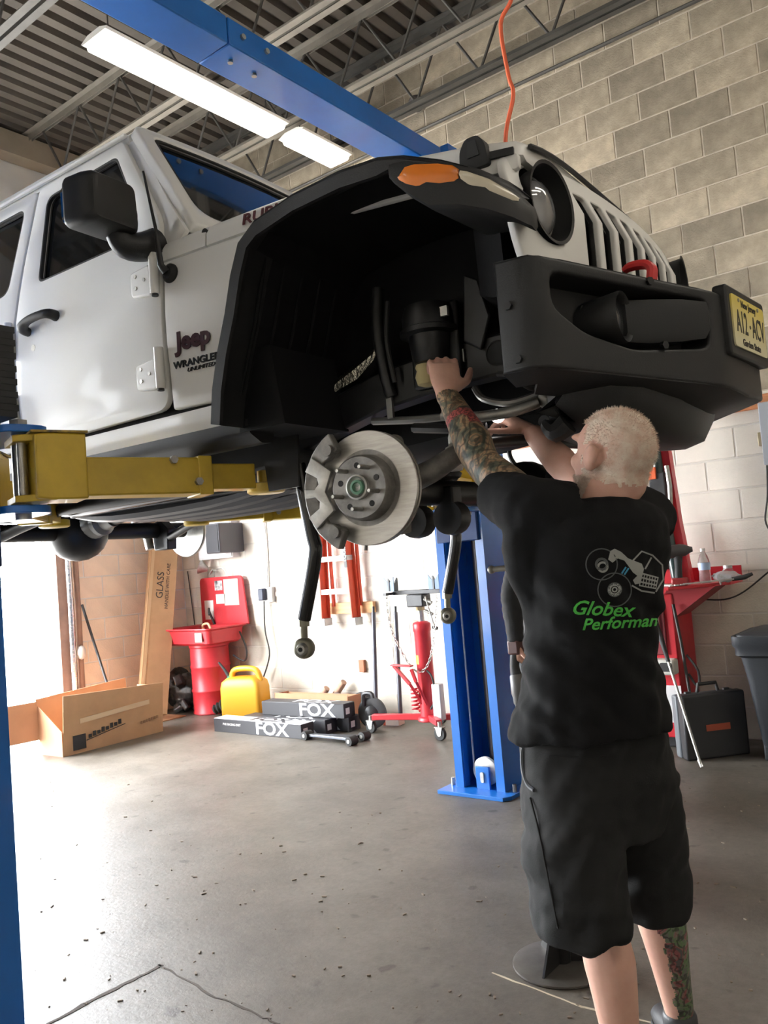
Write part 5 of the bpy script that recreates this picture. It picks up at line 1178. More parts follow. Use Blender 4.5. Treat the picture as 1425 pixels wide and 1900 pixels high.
MB().box2((-.03, -.05, -.09), (.06, 0, .06)).build('socket_box', m_galv, so, bevel=.004); MB().box2((-.09, -.10, -.07), (-.02, -.01, .05)).build('plug', mat('blue_black_plug', (.05, .06, .09), .5), so, bevel=.01)
MB().tube([(-.02, -.02, .06), (0, -.02, .4), (.0, -.02, 1.2)], .008, 6).build('conduit', m_galv, so)
a = onY(490, 1115, 5.82); b_ = onY(492, 1170, 5.8); c = onY(500, 1215, 5.8); d = onY(487, 1262, 5.8)
tag(MB().tube([a, b_, c, d], .007, 6, sm=6).build('power_cord', m_cord), 'thin black cord dropping from the wall socket', 'cord')
a = onY(348, 1060, YW-.02); b_ = onY(360, 1150, YW-.02)
tag(MB().tube([a, b_, onY(366, 1200, YW-.02)], .006, 6).build('wall_wire', m_cord), 'thin dark wire on the wall left of the red washer', 'wire')
q = onY(675, 1235, YW); tag(MB().box((q.x, YW-.02, q.z), (.06, .035, .11)).build('wood_block', mat('brown_block', (.35, .14, .07), .7), bevel=.004), 'small brown wooden block fixed low on the bright wall', 'block')
# ================================================================== right-hand corner
# ---- red machine with tool shelf
R = root('service_machine', 'red shop machine with a sloping tool shelf and tall post by the wall', 'machine', (-1.95, 5.5, 0))
MB().box2((-.45, .02, 0), (.16, .34, .10)).build('base', m_dark, R, bevel=.01)
MB().loft([[V3((x, y, z)) for x, y in ((x0, -.06), (x1, -.06), (x1, .30), (x0, .30))] for z, x0, x1 in ((.08, -.40, .06), (.60, -.38, .06), (.96, -.38, .06), (1.02, -.38, .06))]).build('cabinet', m_redm, R, bevel=.008)
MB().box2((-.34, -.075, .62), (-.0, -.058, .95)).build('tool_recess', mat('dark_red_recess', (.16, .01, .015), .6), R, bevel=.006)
for k in range(5): MB().cyl((-.28+.06*k, -.085, .72), (-.28+.06*k, -.085, .92), .007, n=8).build('hung_tool', m_steel, R)
MB().box2((-.14, -.16, .50), (.06, -.06, .60)).build('white_box', mat('offwhite_plastic', (.60, .58, .52), .5), R, bevel=.012)
MB().prism(round_poly([(-.03, .525), (.05, .525), (.05, .582), (-.03, .582)], .015, 3), 1, -.166, -.158).build('box_window', m_rub, R)
MB().box2((-.16, -.066, .18), (.06, -.0605, .42)).build('paper_sheet', mat('grey_paper', (.58, .56, .56), .7), R, smooth=0)
s0 = 1.075
sh = MB().loft([[V3((x, y, z)) for x, y in ((-.45, -.34), (.14, -.34), (.42, .0), (.42, .28), (-.45, .28))] for z in (s0-.02, s0)]).build('shelf', m_redm, R, smooth=0, bevel=.003)
MB().box2((-.45, .27, s0), (.42, .285, s0+.09)).build('shelf_lip', m_redm, sh, smooth=0)
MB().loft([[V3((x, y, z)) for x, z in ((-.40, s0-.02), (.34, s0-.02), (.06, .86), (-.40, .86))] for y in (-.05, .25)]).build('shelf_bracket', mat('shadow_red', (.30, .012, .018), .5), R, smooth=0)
MB().bar((-.10, -.335, .84), (.12, -.335, s0-.015), .012, .022).build('shelf_brace', m_redm, sh, smooth=0)
po = MB().loft([[V3((x+dx, y, z)) for x, y in ((-.03, .05), (.03, .05), (.03, .12), (-.03, .12))] for z, dx in ((s0, .13), (1.5, .09), (2.3, .05))]).build('post', m_redm, R, smooth=0)
MB().tube([(.075, .03, s0), (.04, .03, 1.5), (.0, .03, 2.35)], .034, 14).build('hydraulic_post', mat('green_black_tube', (.012, .03, .028), .3, coat=.3), R)
MB().box2((-.035, -.01, 1.62), (.07, .07, 1.82)).build('latch_block', m_dark, R, bevel=.006); MB().box2((-.03, -.02, 1.78), (.02, .02, 1.86)).build('orange_tag', mat('orange_tag', (.7, .12, .03), .5), R, bevel=.003)
MB().tube([(.085, .02, 1.60), (.10, .0, 1.72), (.085, .02, 1.86)], .016, 8).build('lever', m_steel, R)
MB().loft([[V3((x, y, z)) for x, y in ((x0, .14), (x1, .14), (x1, .17), (x0, .17))] for z, x0, x1 in ((s0, -.30, .10), (1.28, -.20, .05), (1.52, -.14, -.06))]).build('back_plate', m_redm, R, smooth=0)
MB().box2((-.12, .10, 1.17), (.0, .14, 1.21)).build('catch', m_dark, R, bevel=.006)
MB().tube([(.07, -.08, .95), (.10, -.09, .70), (.12, -.08, .35)], .010, 6).build('hose', m_cord, R); MB().tube([(.12, -.07, .62), (.19, -.09, .52), (.17, -.07, .42), (.12, -.07, .5)], .008, 6, sm=4).build('cable_loop', m_cord, R)
# ---- things on the shelf
def sh_at(px, py, yy): q = onY(px, py, yy); return V3((q.x, yy, s0+.001))
q = sh_at(1262, 1085, 5.28); ig = root('impact_driver', 'black cordless impact wrench standing on its red battery on the shelf', 'impact wrench', q, .3)
MB().box2((-.05, -.035, 0), (.05, .035, .05)).build('battery', mat('battery_red', (.28, .02, .02), .5), ig, bevel=.01)
MB().tube([(-.005, 0, .045), (0, 0, .12), (.005, 0, .19)], [.024, .022, .028], 12).build('grip', m_rub, ig)
MB().lathe([(.03, 0), (.042, .01), (.042, .09), (.036, .12), (.02, .15), (.015, .165)], (-.07, 0, .215), (1, 0, .05), 20).build('motor_head', mat('charcoal_plastic', (.045, .04, .038), .5), ig, 40)
q = sh_at(1310, 1083, 5.42); bo_ = root('water_bottle', 'clear plastic water bottle with a blue label on the red shelf', 'bottle', q)
m_pet = mat('clear_plastic', (.85, .86, .86), .08, trans=.85, ior=1.2)
MB().lathe([(.001, 0), (.034, .002), (.036, .02), (.034, .06), (.036, .10), (.034, .14), (.026, .17), (.014, .195), (.013, .205)], n=24).build('body', m_pet, bo_, 60)
MB().lathe([(.0365, .085), (.037, .09), (.037, .125), (.0365, .13)], n=24, cap=False).build('label', mat('blue_label', (.35, .45, .62), .4), bo_, 60); MB().lathe([(.015, .203), (.015, .222), (.001, .223)], n=16).build('cap', m_white, bo_, 40)
q = sh_at(1348, 1080, 5.42); bg_ = root('parts_bag', 'clear bag of silver bolts on the right end of the shelf', 'bag', q)
random.seed(11)
mb = MB(); mb.sphere((0, 0, .035), (.085, .05, .036), 12); obj('bag', remesh(mb, .01, 1, disp=lambda c, n: .008*noise.noise(c*40)), mat('crinkled_plastic', (.75, .76, .76), .15, trans=.6, ior=1.1), bg_, 20)
for k in range(12):
    c = V3((random.uniform(-.06, .06), random.uniform(-.03, .03), random.uniform(.015, .05))); d = V3((random.uniform(-1, 1), random.uniform(-.5, .5), random.uniform(-.3, .5))).normalized()*.03
    MB().cyl(c-d, c+d, .006, n=6).build('bolt', m_steel, bg_)
q = sh_at(1352, 1070, 5.58); jr_ = root('glass_jar', 'small clear jar behind the bag of bolts', 'jar', q); MB().lathe([(.001, 0), (.03, 0), (.032, .01), (.032, .07), (.026, .08)], n=20).build('body', m_pet, jr_, 50); MB().lathe([(.028, .08), (.028, .10), (.001, .101)], n=20).build('lid', m_galv, jr_, 40)
for k in range(4):
    q = sh_at(1226+10*k, 1086+k, 5.205+.035*k); w = root('wrench', ('leftmost of the silver wrenches at the front of the red shelf', 'second silver wrench from the left on the red shelf', 'third silver wrench from the left on the red shelf', 'silver wrench lying next to the red battery')[k], 'wrench', (q.x, q.y, q.z+.008), -.35+.05*k, 'wrenches on the shelf')
    MB().bar((-.07, 0, 0), (.07, 0, 0), .012, .006).build('shaft', m_steel, w, bevel=.002); MB().lathe([(.010, -.004), (.016, -.004), (.016, .004), (.010, .004)], (.078, 0, 0), (0, 0, 1), 14).build('ring_end', m_steel, w, 40)
    MB().prism([(-.10, -.014), (-.085, -.016), (-.068, -.008), (-.068, .008), (-.085, .016), (-.10, .014), (-.086, .006), (-.086, -.006)], 2, -.004, .004).build('open_end', m_steel, w, smooth=0)
a, b_ = sh_at(1268, 1092, 5.19), sh_at(1395, 1075, 5.30); a.z += .014; b_.z += .03
pt = root('long_pry_tool', 'long flat steel tool with black grip along the front of the shelf', 'tool', a); b_ -= a
MB().bar((0, 0, 0), b_*.75, .03, .008).build('blade', m_steel, pt); MB().tube([b_*.72, b_*.9+V3((0, 0, .005)), b_*1.02+V3((0, 0, .02))], [.012, .016, .01], 10).build('grip', m_rub, pt)
# ---- black case, pry bar, bin
pa, pb = fl(1262, 1410), fl(1310, 1392); cs_ = root('hard_case', 'black plastic tool case standing on the floor before the red machine', 'case', (pa.x+.06, pa.y-.03, 0), math.radians(46))
MB().box2((0, 0, 0), (.42, .075, .40)).build('shell', mat('black_case_plastic', (.018, .018, .02), .5), cs_, bevel=.014); MB().box2((0, .08, 0), (.42, .15, .39)).build('shell', mat('grey_case_plastic', (.10, .11, .12), .5), cs_, bevel=.014)
MB().tube([(.14, .07, .40), (.15, .07, .45), (.27, .07, .45), (.28, .07, .40)], .012, 8).build('handle', m_rub, cs_)
MB().box2((.14, -.003, .17), (.30, .001, .21)).build('orange_badge', mat('dull_orange', (.28, .05, .02), .6), cs_, smooth=0)
for x in (.08, .34): MB().box2((x-.02, .065, .36), (x+.02, .09, .41)).build('latch', m_dark, cs_, bevel=.004)
a, b_ = fl(1302, 1427), onY(1216, 1150, 5.30); pb_ = root('pry_bar', 'long silver pry bar with black grip leaning in front of the red machine', 'pry bar', (a.x, a.y, 0)); b_ -= V3((a.x, a.y, 0))
MB().tube([V3((0, 0, .015)), b_*.72], .009, 8).build('bar', m_steel, pb_); MB().bar(V3((0, 0, .03))-b_*.02, b_*.06, .022, .008, up=(0, -1, 0)).build('tip', m_steel, pb_, bevel=.002); MB().tube([b_*.70, b_*.85, b_], [.012, .016, .013], 10).build('grip', m_rub, pb_)
T = root('wheeled_bin', 'large black wheeled rubbish bin at the right edge of the wall', 'bin', (-1.16, 5.52, 0), .0)
m_bin = mat('black_bin_plastic', (.022, .025, .03), .5, bump=.1, bscale=120)
rg = [[V3((p[0]*sx, p[1]*sx, z)) for p in round_poly([(-.33, -.27), (.33, -.27), (.33, .27), (-.33, .27)], .06, 4)] for z, sx in ((.08, .70), (.10, .73), (.50, .86), (.62, .90), (.64, 1.0), (.68, 1.0), (.70, 1.04), (.755, 1.04), (.755, .98), (.70, .96), (.14, .68))]
MB().loft(rg).build('tub', m_bin, T, 40)
MB().loft([[V3((p[0]*sx, p[1]*sx, z)) for p in round_poly([(-.33, -.27), (.33, -.27), (.33, .27), (-.33, .27)], .06, 4)] for z, sx in ((.735, .975), (.76, .96), (.775, .80))]).build('lid', m_bin, T, 40)
MB().box2((.02, -.30, .655), (.16, -.275, .69)).build('grip_pocket', m_rub, T, bevel=.006)
for sx in (-1, 1): MB().lathe([(.04, -.025), (.09, -.025), (.10, -.015), (.10, .015), (.09, .025), (.04, .025)], (sx*.24, .18, .10), (1, 0, 0), 24).build('wheel', m_rub, T, 40)
for sx in (-1, 1): MB().box2((sx*.2-.04, -.17, 0), (sx*.2+.04, -.09, .10)).build('foot', m_bin, T, bevel=.01)
# ---- junction box at the right edge and its cable, cable from the shelf
q = onY(1427, 810, YW); jb = root('junction_box', 'grey electrical box with brass latch at the right edge of the wall', 'electrical box', (q.x, YW, q.z))
MB().box2((-.03, -.09, -.19), (.25, 0, .22)).build('case', mat('blue_grey_enamel', (.36, .38, .42), .5), jb, bevel=.006); MB().box2((-.055, -.07, -.06), (-.028, -.02, .03)).build('latch', mat('brass_latch', (.45, .38, .25), .4, metal=.7), jb, bevel=.003)
tag(MB().tube([onY(1423, 862, 5.84), onY(1424, 920, 5.84), onY(1420, 965, 5.84), onY(1432, 990, 5.84)], .006, 6, sm=5).build('wall_wire', m_cord), 'thin wire hanging below the grey electrical box', 'wire')
tag(MB().tube([onY(1302, 1112, 5.80), onY(1345, 1112, 5.82), onY(1380, 1098, 5.83), onY(1425, 1062, 5.84), onY(1445, 1048, 5.84)], .006, 6, sm=5).build('wall_cable', m_cord), 'thin cable looping across the wall below the red shelf', 'cable')
# black hose loops hanging under the engine bay
for k, (pts, lab) in enumerate((([(955, 800), (945, 840), (962, 868), (985, 872)], 'black hose looping down under the engine left of the raised hand'), ([(1010, 800), (1000, 830), (1030, 850), (1050, 830)], 'thin black cable hanging behind the raised forearm'))):
    tag(MB().tube([dep(x, y, 3.3) for x, y in pts], .009, 7, sm=6).build('engine_hose', m_cord), lab, 'hose')
# ================================================================== people
def skin_mat(name, a, b_, c):
    M = mat(name, a, .55, col2=b_, scale=9, bump=.06, bscale=120, spec=.35)
    bs = M.node_tree.nodes['Principled BSDF']; bs.inputs['Subsurface Weight'].default_value = .08; bs.inputs['Subsurface Radius'].default_value = (.02, .008, .004)
    return M
m_skin = skin_mat('skin', (.50, .28, .215), (.58, .35, .27), 0)
def tattoo(name, cols, scale, dist, cover=None):
    M = bpy.data.materials.new(name); M.use_nodes = True; nt = M.node_tree; bs = nt.nodes['Principled BSDF']; bs.inputs['Roughness'].default_value = .5
    tc = nt.nodes.new('ShaderNodeTexCoord'); nz = nt.nodes.new('ShaderNodeTexNoise'); nz.inputs['Scale'].default_value = scale; nz.inputs['Detail'].default_value = 3; nz.inputs['Distortion'].default_value = dist
    nt.links.new(tc.outputs['Object'], nz.inputs['Vector'])
    r = nt.nodes.new('ShaderNodeValToRGB'); e = r.color_ramp.elements
    while len(e) < len(cols): e.new(.5)
    for k, (p, c) in enumerate(cols): e[k].position = p; e[k].color = (*c, 1)
    nt.links.new(nz.outputs['Fac'], r.inputs['Fac'])
    wv = nt.nodes.new('ShaderNodeTexWave'); wv.inputs['Scale'].default_value = scale*.9; wv.inputs['Distortion'].default_value = 14; wv.inputs['Detail'].default_value = 3; wv.inputs['Detail Scale'].default_value = 1.5
    nt.links.new(tc.outputs['Object'], wv.inputs['Vector'])
    wr = nt.nodes.new('ShaderNodeValToRGB'); wr.color_ramp.elements[0].position = .12; wr.color_ramp.elements[0].color = (.28, .27, .25, 1); wr.color_ramp.elements[1].position = .5; wr.color_ramp.elements[1].color = (1, 1, 1, 1)
    nt.links.new(wv.outputs['Fac'], wr.inputs['Fac'])
    mx = nt.nodes.new('ShaderNodeMix'); mx.data_type = 'RGBA'; mx.blend_type = 'MULTIPLY'; mx.inputs['Factor'].default_value = .9
    nt.links.new(r.outputs['Color'], mx.inputs['A']); nt.links.new(wr.outputs['Color'], mx.inputs['B'])
    nt.links.new(mx.outputs['Result'], bs.inputs['Base Color']); MATS[name] = M
    return M
m_tat = tattoo('tattooed_arm', [(.30, (.03, .045, .035)), (.42, (.12, .11, .07)), (.50, (.34, .20, .11)), (.56, (.08, .08, .06)), (.63, (.40, .26, .15)), (.72, (.05, .06, .05))], 12, 2.2)
m_tatr = tattoo('tattoo_red', [(.35, (.10, .03, .03)), (.5, (.42, .09, .08)), (.62, (.30, .06, .06)), (.7, (.06, .05, .04))], 30, 2.0)
m_tatl = tattoo('tattooed_leg', [(.30, (.06, .06, .055)), (.40, (.14, .13, .12)), (.47, (.10, .20, .07)), (.54, (.20, .16, .14)), (.60, (.30, .07, .07)), (.68, (.08, .08, .08))], 20, 1.2)
def finger(mb, p, d, nb, L, r, curl):
    axis = d.cross(nb).normalized(); pts = [p]; cur = d.normalized(); c = 0
    for k, f_ in enumerate((.45, .31, .24)):
        c = curl[k]; cur = Matrix.Rotation(-c, 3, axis) @ cur; pts.append(pts[-1]+cur*(L*f_))
    mb.tube([p-d*.02]+pts, [r*1.02, r*1.05, r*1.0, r*.9, r*.72], 9); mb.sphere(pts[-1], r*.72, 8); mb.sphere(pts[1], r*1.02, 8)
def hand(mb, w, d, nb, thumb, curl=(.5, .9, .6), tcurl=(.2, .3), sc=1.):
    d = d.normalized(); nb = (nb-d*nb.dot(d)).normalized(); lt = d.cross(nb).normalized()
    if thumb < 0: lt = -lt
    rg = []
    for h, a, b_ in ((-.02, .027, .021), (.01, .03, .021), (.04, .038, .018), (.075, .041, .0155), (.092, .038, .013)):
        rg.append([w+d*(h*sc)+lt*(a*sc*math.cos(2*PI*k/14))+nb*(b_*sc*math.sin(2*PI*k/14)) for k in range(14)])
    mb.loft(rg)
    for o_, L, c in ((-.030, .064, 1.05), (-.0105, .076, 1.), (.0105, .082, .95), (.031, .074, .88)):
        finger(mb, w+d*(.086*sc-.006*abs(o_/.03))+lt*o_*sc, d+lt*(o_*1.6), nb, L*sc, .0086*sc, [x*c for x in curl])
    tb = w+d*.028*sc+lt*.027*sc-nb*.006; td = (d*.62+lt*.72-nb*.25).normalized()
    p1 = tb+td*.042*sc; td2 = (td+d*tcurl[0]-nb*tcurl[1]).normalized(); p2 = p1+td2*.032*sc; p3 = p2+(td2+d*.25).normalized()*.026*sc
    mb.tube([tb-td*.012, tb, p1, p2, p3], [.014*sc, .015*sc, .0115*sc, .0105*sc, .008*sc], 9); mb.sphere(p3, .008*sc, 8)
def head(mb, c, hf, hl, hu, k=1.):
    def L(a, b_, u): return c+hf*(a*k)+hl*(b_*k)+hu*(u*k)
    R = Matrix((hf, hl, hu)).transposed()
    mb.sphere(L(-.008, 0, .022), (.100*k, .078*k, .092*k), 22, R)
    mb.sphere(L(.025, 0, -.03), (.070*k, .066*k, .085*k), 18, R)
    mb.sphere(L(.045, 0, -.085), (.048*k, .045*k, .034*k), 14, R)
    mb.sphere(L(.074, 0, -.10), (.022*k, .024*k, .018*k), 10, R)
    mb.tube([L(.085, 0, .03), L(.098, 0, .0), L(.112, 0, -.022), L(.098, 0, -.034)], [.010*k, .011*k, .014*k, .010*k], 8)
    for s_ in (-1, 1):
        mb.sphere(L(.078, s_*.032, .038), (.018*k, .030*k, .010*k), 10, R)
        mb.sphere(L(.068, s_*.040, -.02), (.022*k, .022*k, .022*k), 10, R)
        mb.sphere(L(-.005, s_*.082, -.004), (.021*k, .011*k, .034*k), 12, R @ Matrix.Rotation(s_*.35, 3, 'Z'))
        mb.sphere(L(-.016, s_*.092, .006), (.016*k, .007*k, .026*k), 10, R @ Matrix.Rotation(s_*.45, 3, 'Z'))
        mb.tube([L(.02, s_*.07, -.06), L(.055, s_*.05, -.095)], [.014*k, .016*k], 8)
    mb.tube([L(.096, -.020, -.062), L(.102, 0, -.060), L(.096, .020, -.062)], .0075*k, 8)
    mb.tube([L(.092, -.018, -.073), L(.099, 0, -.075), L(.092, .018, -.073)], .008*k, 8)
def ering(c, a, b_, s_, f_, n=28, e=2.4):
    out = []
    for k in range(n):
        t = 2*PI*k/n; ct, st_ = math.cos(t), math.sin(t)
        out.append(c+s_*(a*math.copysign(abs(ct)**(2/e), ct))+f_*(b_*math.copysign(abs(st_)**(2/e), st_)))
    return out
# ---------------------------------------------------------------- the man in the black T-shirt
S_ = V3((.57, .82, 0)).normalized(); F_ = V3((-.82, .57, 0)).normalized(); Z_ = V3((0, 0, 1))
MAN = root('person', 'man in black T-shirt and shorts reaching up under the vehicle with both arms', 'person', (-.90, 2.02, 0))
MO = V3((-.90, 2.02, 0))
Pc = dep(1105, 1400, 2.07)
hipL, hipR = Pc-S_*.09, Pc+S_*.09
knL, knR = dep(1108, 1690, 1.99), dep(1205, 1640, 2.15)
anL, anR = onZ(1165, 2020, .10), onZ(1262, 1893, .10)
neck0 = dep(1118, 955, 2.05); Hc = dep(1137, 846, 2.06)
shL, elL, wrL = dep(1000, 955, 2.03), dep(898, 862, 2.22), dep(833, 738, 2.42)
shR, elR, wrR = dep(1195, 965, 2.13), dep(1062, 880, 2.38), dep(988, 803, 2.58)
hf = V3((-.93, .30, .24)).normalized(); hl = Z_.cross(hf).normalized(); hu = hf.cross(hl).normalized()
mb = MB()
mb.loft([ering(p, a, b_, S_, F_, 20, 2) for p, a, b_ in ((Pc-Z_*.06, .13, .10), (Pc+Z_*.05, .13, .10), (dep(1097, 1200, 2.06), .12, .095), (dep(1103, 1060, 2.06), .14, .10), (dep(1110, 980, 2.06), .13, .085), (neck0, .07, .06))])
mb.tube([neck0-Z_*.03, neck0+Z_*.03, Hc-hf*.02-Z_*.06, Hc-hf*.025], [.07, .064, .063, .06], 16, sm=3)
head(mb, Hc, hf, hl, hu, 1.04)
for a, b_, c in ((hipL, knL, anL), (hipR, knR, anR)):
    m1 = b_.lerp(c, .28)-F_*.018
    mb.tube([a, a.lerp(b_, .5), b_, m1, b_.lerp(c, .6)-F_*.012, c+Z_*.02, c-Z_*.04], [.085, .078, .056, .061, .048, .037, .038], 18, sm=4)
mb.tube([neck0-Z_*.05, shL, shL.lerp(elL, .5), elL, elL.lerp(wrL, .3), elL.lerp(wrL, .65), wrL], [.06, .062, .055, .048, .054, .043, .032], 16, sm=4)
mb.tube([neck0-Z_*.05, shR, shR.lerp(elR, .5), elR, elR.lerp(wrR, .3), elR.lerp(wrR, .65), wrR], [.06, .062, .053, .044, .048, .040, .030], 16, sm=4)
hand(mb, wrL+(wrL-elL).normalized()*.015, dep(822, 655, 2.50)-wrL, -CW*.9+CR*.1, 1, curl=(.30, 1.2, 1.0), tcurl=(1.2, .5), sc=1.2)
hand(mb, wrR+(wrR-elR).normalized()*.015, dep(926, 772, 2.63)-wrR, (CU*.75-CW*.3+CR*.1), -1, curl=(.75, .7, .4), tcurl=(.5, .2))
me = remesh(mb, .0055, 4, 'body')
for x in (m_skin, m_tat, m_tatr, m_tatl): me.materials.append(x)
axA = (elL, wrL); ank = (knR, anR); out_leg = (S_*.8-F_*.5).normalized()
for p in me.polygons:
    c = V3(p.center)
    # left arm ink from the wrist upwards
    d1 = (wrL-elL); t1 = (c-elL).dot(d1)/d1.length_squared; d0 = (elL-shL); t0 = (c-shL).dot(d0)/d0.length_squared
    r1 = ((c-elL)-d1*t1).length; r0 = ((c-shL)-d0*t0).length
    if (0 <= t1 < 1.03+.03*noise.noise(c*40) and r1 < .08) or (.25 < t0 < 1.05 and r0 < .085 and t1 < .3):
        p.material_index = 2 if (.42 < t1 < .66 and r1 < .08 and (c-elL-d1*t1).dot(CW) < .0 and noise.noise(c*14) > -.15) else 1
    dl = anR-knR; tl = (c-knR).dot(dl)/dl.length_squared
    if .12 < tl < 1.0 and ((c-knR)-dl*tl).length < .09 and (c-knR-dl*tl).normalized().dot(out_leg) > .05+.45*noise.noise(c*22): p.material_index = 3
for v in me.vertices: v.co -= MO
body = obj('body', me, None, MAN, 0)
for p in me.polygons: p.use_smooth = True
# short hair and beard: fine strands on the scalp and chin
m_hair = mat('white_blond_hair', (.56, .38, .29), .7, col2=(.68, .60, .50), scale=34)
m_beard = mat('grey_beard', (.42, .32, .26), .7, col2=(.52, .44, .38), scale=30)
def fuzz(name, m, cond, n, ln, w, par, lay=.35):
    faces = []
    for p in me.polygons:
        q = V3(p.center)+MO-Hc; a, b_, u = q.dot(hf), q.dot(hl), q.dot(hu)
        if q.length < .16 and cond(a, b_, u): faces.append(p)
    sb = MB(); random.seed(5)
    cap_i = {}
    for p in faces:      # close-fitting cap under the strands
        idx = []
        for vi in p.vertices:
            if vi not in cap_i:
                v = me.vertices[vi]; cap_i[vi] = len(sb.v); sb.v.append(tuple(v.co+v.normal*.0016))
            idx.append(cap_i[vi])
        sb.f.append(tuple(idx))
    for k in range(n):
        p = random.choice(faces); c = V3(p.center)+V3([random.uniform(-.003, .003) for _ in range(3)]); nn = V3(p.normal)
        d = (nn+(-hf*.25-hu*.55)*lay+V3([random.uniform(-.4, .4) for _ in range(3)])).normalized(); u, w2 = frame_of(d); L = ln*random.uniform(.5, 1.2)
        b0 = len(sb.v)
        for j in range(3): sb.v.append(tuple(c+u*(w*math.cos(2*PI*j/3))+w2*(w*math.sin(2*PI*j/3))))
        sb.v.append(tuple(c+d*L)); sb.f += [(b0, b0+1, b0+3), (b0+1, b0+2, b0+3), (b0+2, b0, b0+3)]
    return sb.build(name, m, par, 60, fix=False)
fuzz('hair', m_hair, lambda a, b_, u: (a < .03+.02*noise.noise(V3((a*60, b_*60, u*60))) and u > -.06+.012*noise.noise(V3((a*90, b_*90, u*90))) or u > .075 and a < .07) and not (abs(b_) > .072 and -.045 < a < .05 and u < .038-.4*abs(a+.005)), 6500, .008, .0007, MAN)
fuzz('beard', m_beard, lambda a, b_, u: a > .0 and u < -.055 and u > -.125 and a < .11 and not (abs(b_) < .02 and u > -.078 and a > .09), 1500, .010, .0008, MAN, -.5)
# ---- T-shirt
m_shirt = mat('black_cotton', (.0055, .0055, .006), .9, bump=.15, bscale=400, spec=.2)
sb = MB()
rows = [(1356, 1094, 2.06, .205, .165), (1320, 1093, 2.06, .190, .158), (1250, 1092, 2.06, .174, .150), (1200, 1095, 2.06, .160, .142), (1150, 1096, 2.06, .155, .138), (1100, 1100, 2.06, .172, .142), (1060, 1103, 2.06, .182, .142), (1010, 1105, 2.06, .185, .140), (975, 1108, 2.06, .178, .128), (950, 1112, 2.06, .145, .105), (932, 1115, 2.05, .095, .080), (924, 1116, 2.05, .074, .072)]
sb.loft([ering(dep(x, y, t), a, b_, S_, F_, 32, 2.3) for y, x, t, a, b_ in rows])
sb.tube([dep(1050, 965, 2.04), dep(990, 948, 2.04), dep(950, 930, 2.10), dep(923, 915, 2.16)], [.098, .086, .074, .068], 18, sm=3)
sb.tube([shR-S_*.06, shR, shR.lerp(elR, .35), shR.lerp(elR, .62)], [.095, .084, .074, .068], 18, sm=3)
sb.tube([dep(985, 955, 2.04), dep(975, 1020, 2.03), dep(990, 1090, 2.04), dep(1010, 1160, 2.06)], [.062, .060, .052, .045], 14, sm=3)
def wr(c, n_):
    q = V3((c.dot(CR), c.dot(CU), c.dot(CW)))
    k1 = q.x*.80-q.y*.60; k2 = q.x*.60+q.y*.80
    low = max(0., min(1., (1.42-c.z)/.2))
    f1 = noise.noise(V3((k1*4.5, k2*26, q.z*5)))
    f2 = noise.noise(V3((q.x*24, q.y*5, q.z*6+3)))
    return .017*f1*low+.009*f2*(low*.7+.3)+.003*noise.noise(c*30)
me_s = remesh(sb, .0075, 8, 'shirt', wr)
bvh = BVHTree.FromPolygons([v.co.copy() for v in me_s.vertices], [tuple(p.vertices) for p in me_s.polygons])
for v in me_s.vertices: v.co -= MO
shirt = obj('t_shirt', me_s, m_shirt, MAN, 0)
for p in me_s.polygons: p.use_smooth = True
# printed decoration: shapes drawn on the back and laid onto the cloth
def decal(name, me2, m, par=shirt, off=.0014, maxe=5.):
    bm = bmesh.new(); bm.from_mesh(me2); bmesh.ops.triangulate(bm, faces=bm.faces)
    for _ in range(4):
        ed = [e for e in bm.edges if e.calc_length() > maxe]
        if not ed: break
        bmesh.ops.subdivide_edges(bm, edges=ed, cuts=1); bmesh.ops.triangulate(bm, faces=bm.faces)
    kill = []
    for v in bm.verts:
        d = _ray(v.co.x, v.co.y).normalized(); h = bvh.ray_cast(CAM, d)
        if h[0] is None: kill.append(v)
        else: v.co = h[0]+h[1]*off*(1 if h[1].dot(d) < 0 else -1)-MO
    bmesh.ops.delete(bm, geom=kill, context='VERTS')
    out = bpy.data.meshes.new(name); bm.to_mesh(out); bm.free(); bpy.data.meshes.remove(me2)
    return obj(name, out, m, par, 0)
def line2(pts, w, closed=False):
    mb2 = MB(); n = len(pts); P = [V3((*p, 0)) for p in pts]; Lf = []; Rt = []
    for i, p in enumerate(P):
        a = P[i-1] if (i or closed) else p; b_ = P[(i+1) % n] if (i < n-1 or closed) else p
        t = (b_-a).normalized(); nn = V3((-t.y, t.x, 0)); Lf.append(p+nn*w/2); Rt.append(p-nn*w/2)
    for i in range(n if closed else n-1):
        j = (i+1) % n; mb2.add([Lf[i], Lf[j], Rt[j], Rt[i]], [(0, 1, 2, 3)])
    return mb2
def circ(cx, cy, r, k=28, sx=1.): return [(cx+r*sx*math.cos(2*PI*i/k), cy+r*math.sin(2*PI*i/k)) for i in range(k)]
m_pg = mat('print_grey', (.26, .265, .25), .8); m_pd = mat('print_dark_grey', (.075, .08, .08), .85); m_pgr = mat('print_green', (.06, .38, .05), .8); m_pbl = mat('print_blue', (.05, .25, .42), .8)
dk_ = MB()
for c in (circ(1116, 1047, 29), circ(1140, 1094, 31)): dk_.ext(line2(c, 2.2, True).mesh())
for x, y, r in ((1116, 1047, 10), (1140, 1094, 11)):
    dk_.ext(line2(circ(x, y, r), 5, True).mesh())
decal('print_tyres', dk_.mesh(), m_pd)
gp = MB()
gp.ext(line2(circ(1140, 1094, 9.5), 5, True).mesh()); gp.ext(line2(circ(1140, 1094, 4), 2.5, True).mesh()); gp.ext(line2(circ(1118, 1052, 8.5), 4, True).mesh())
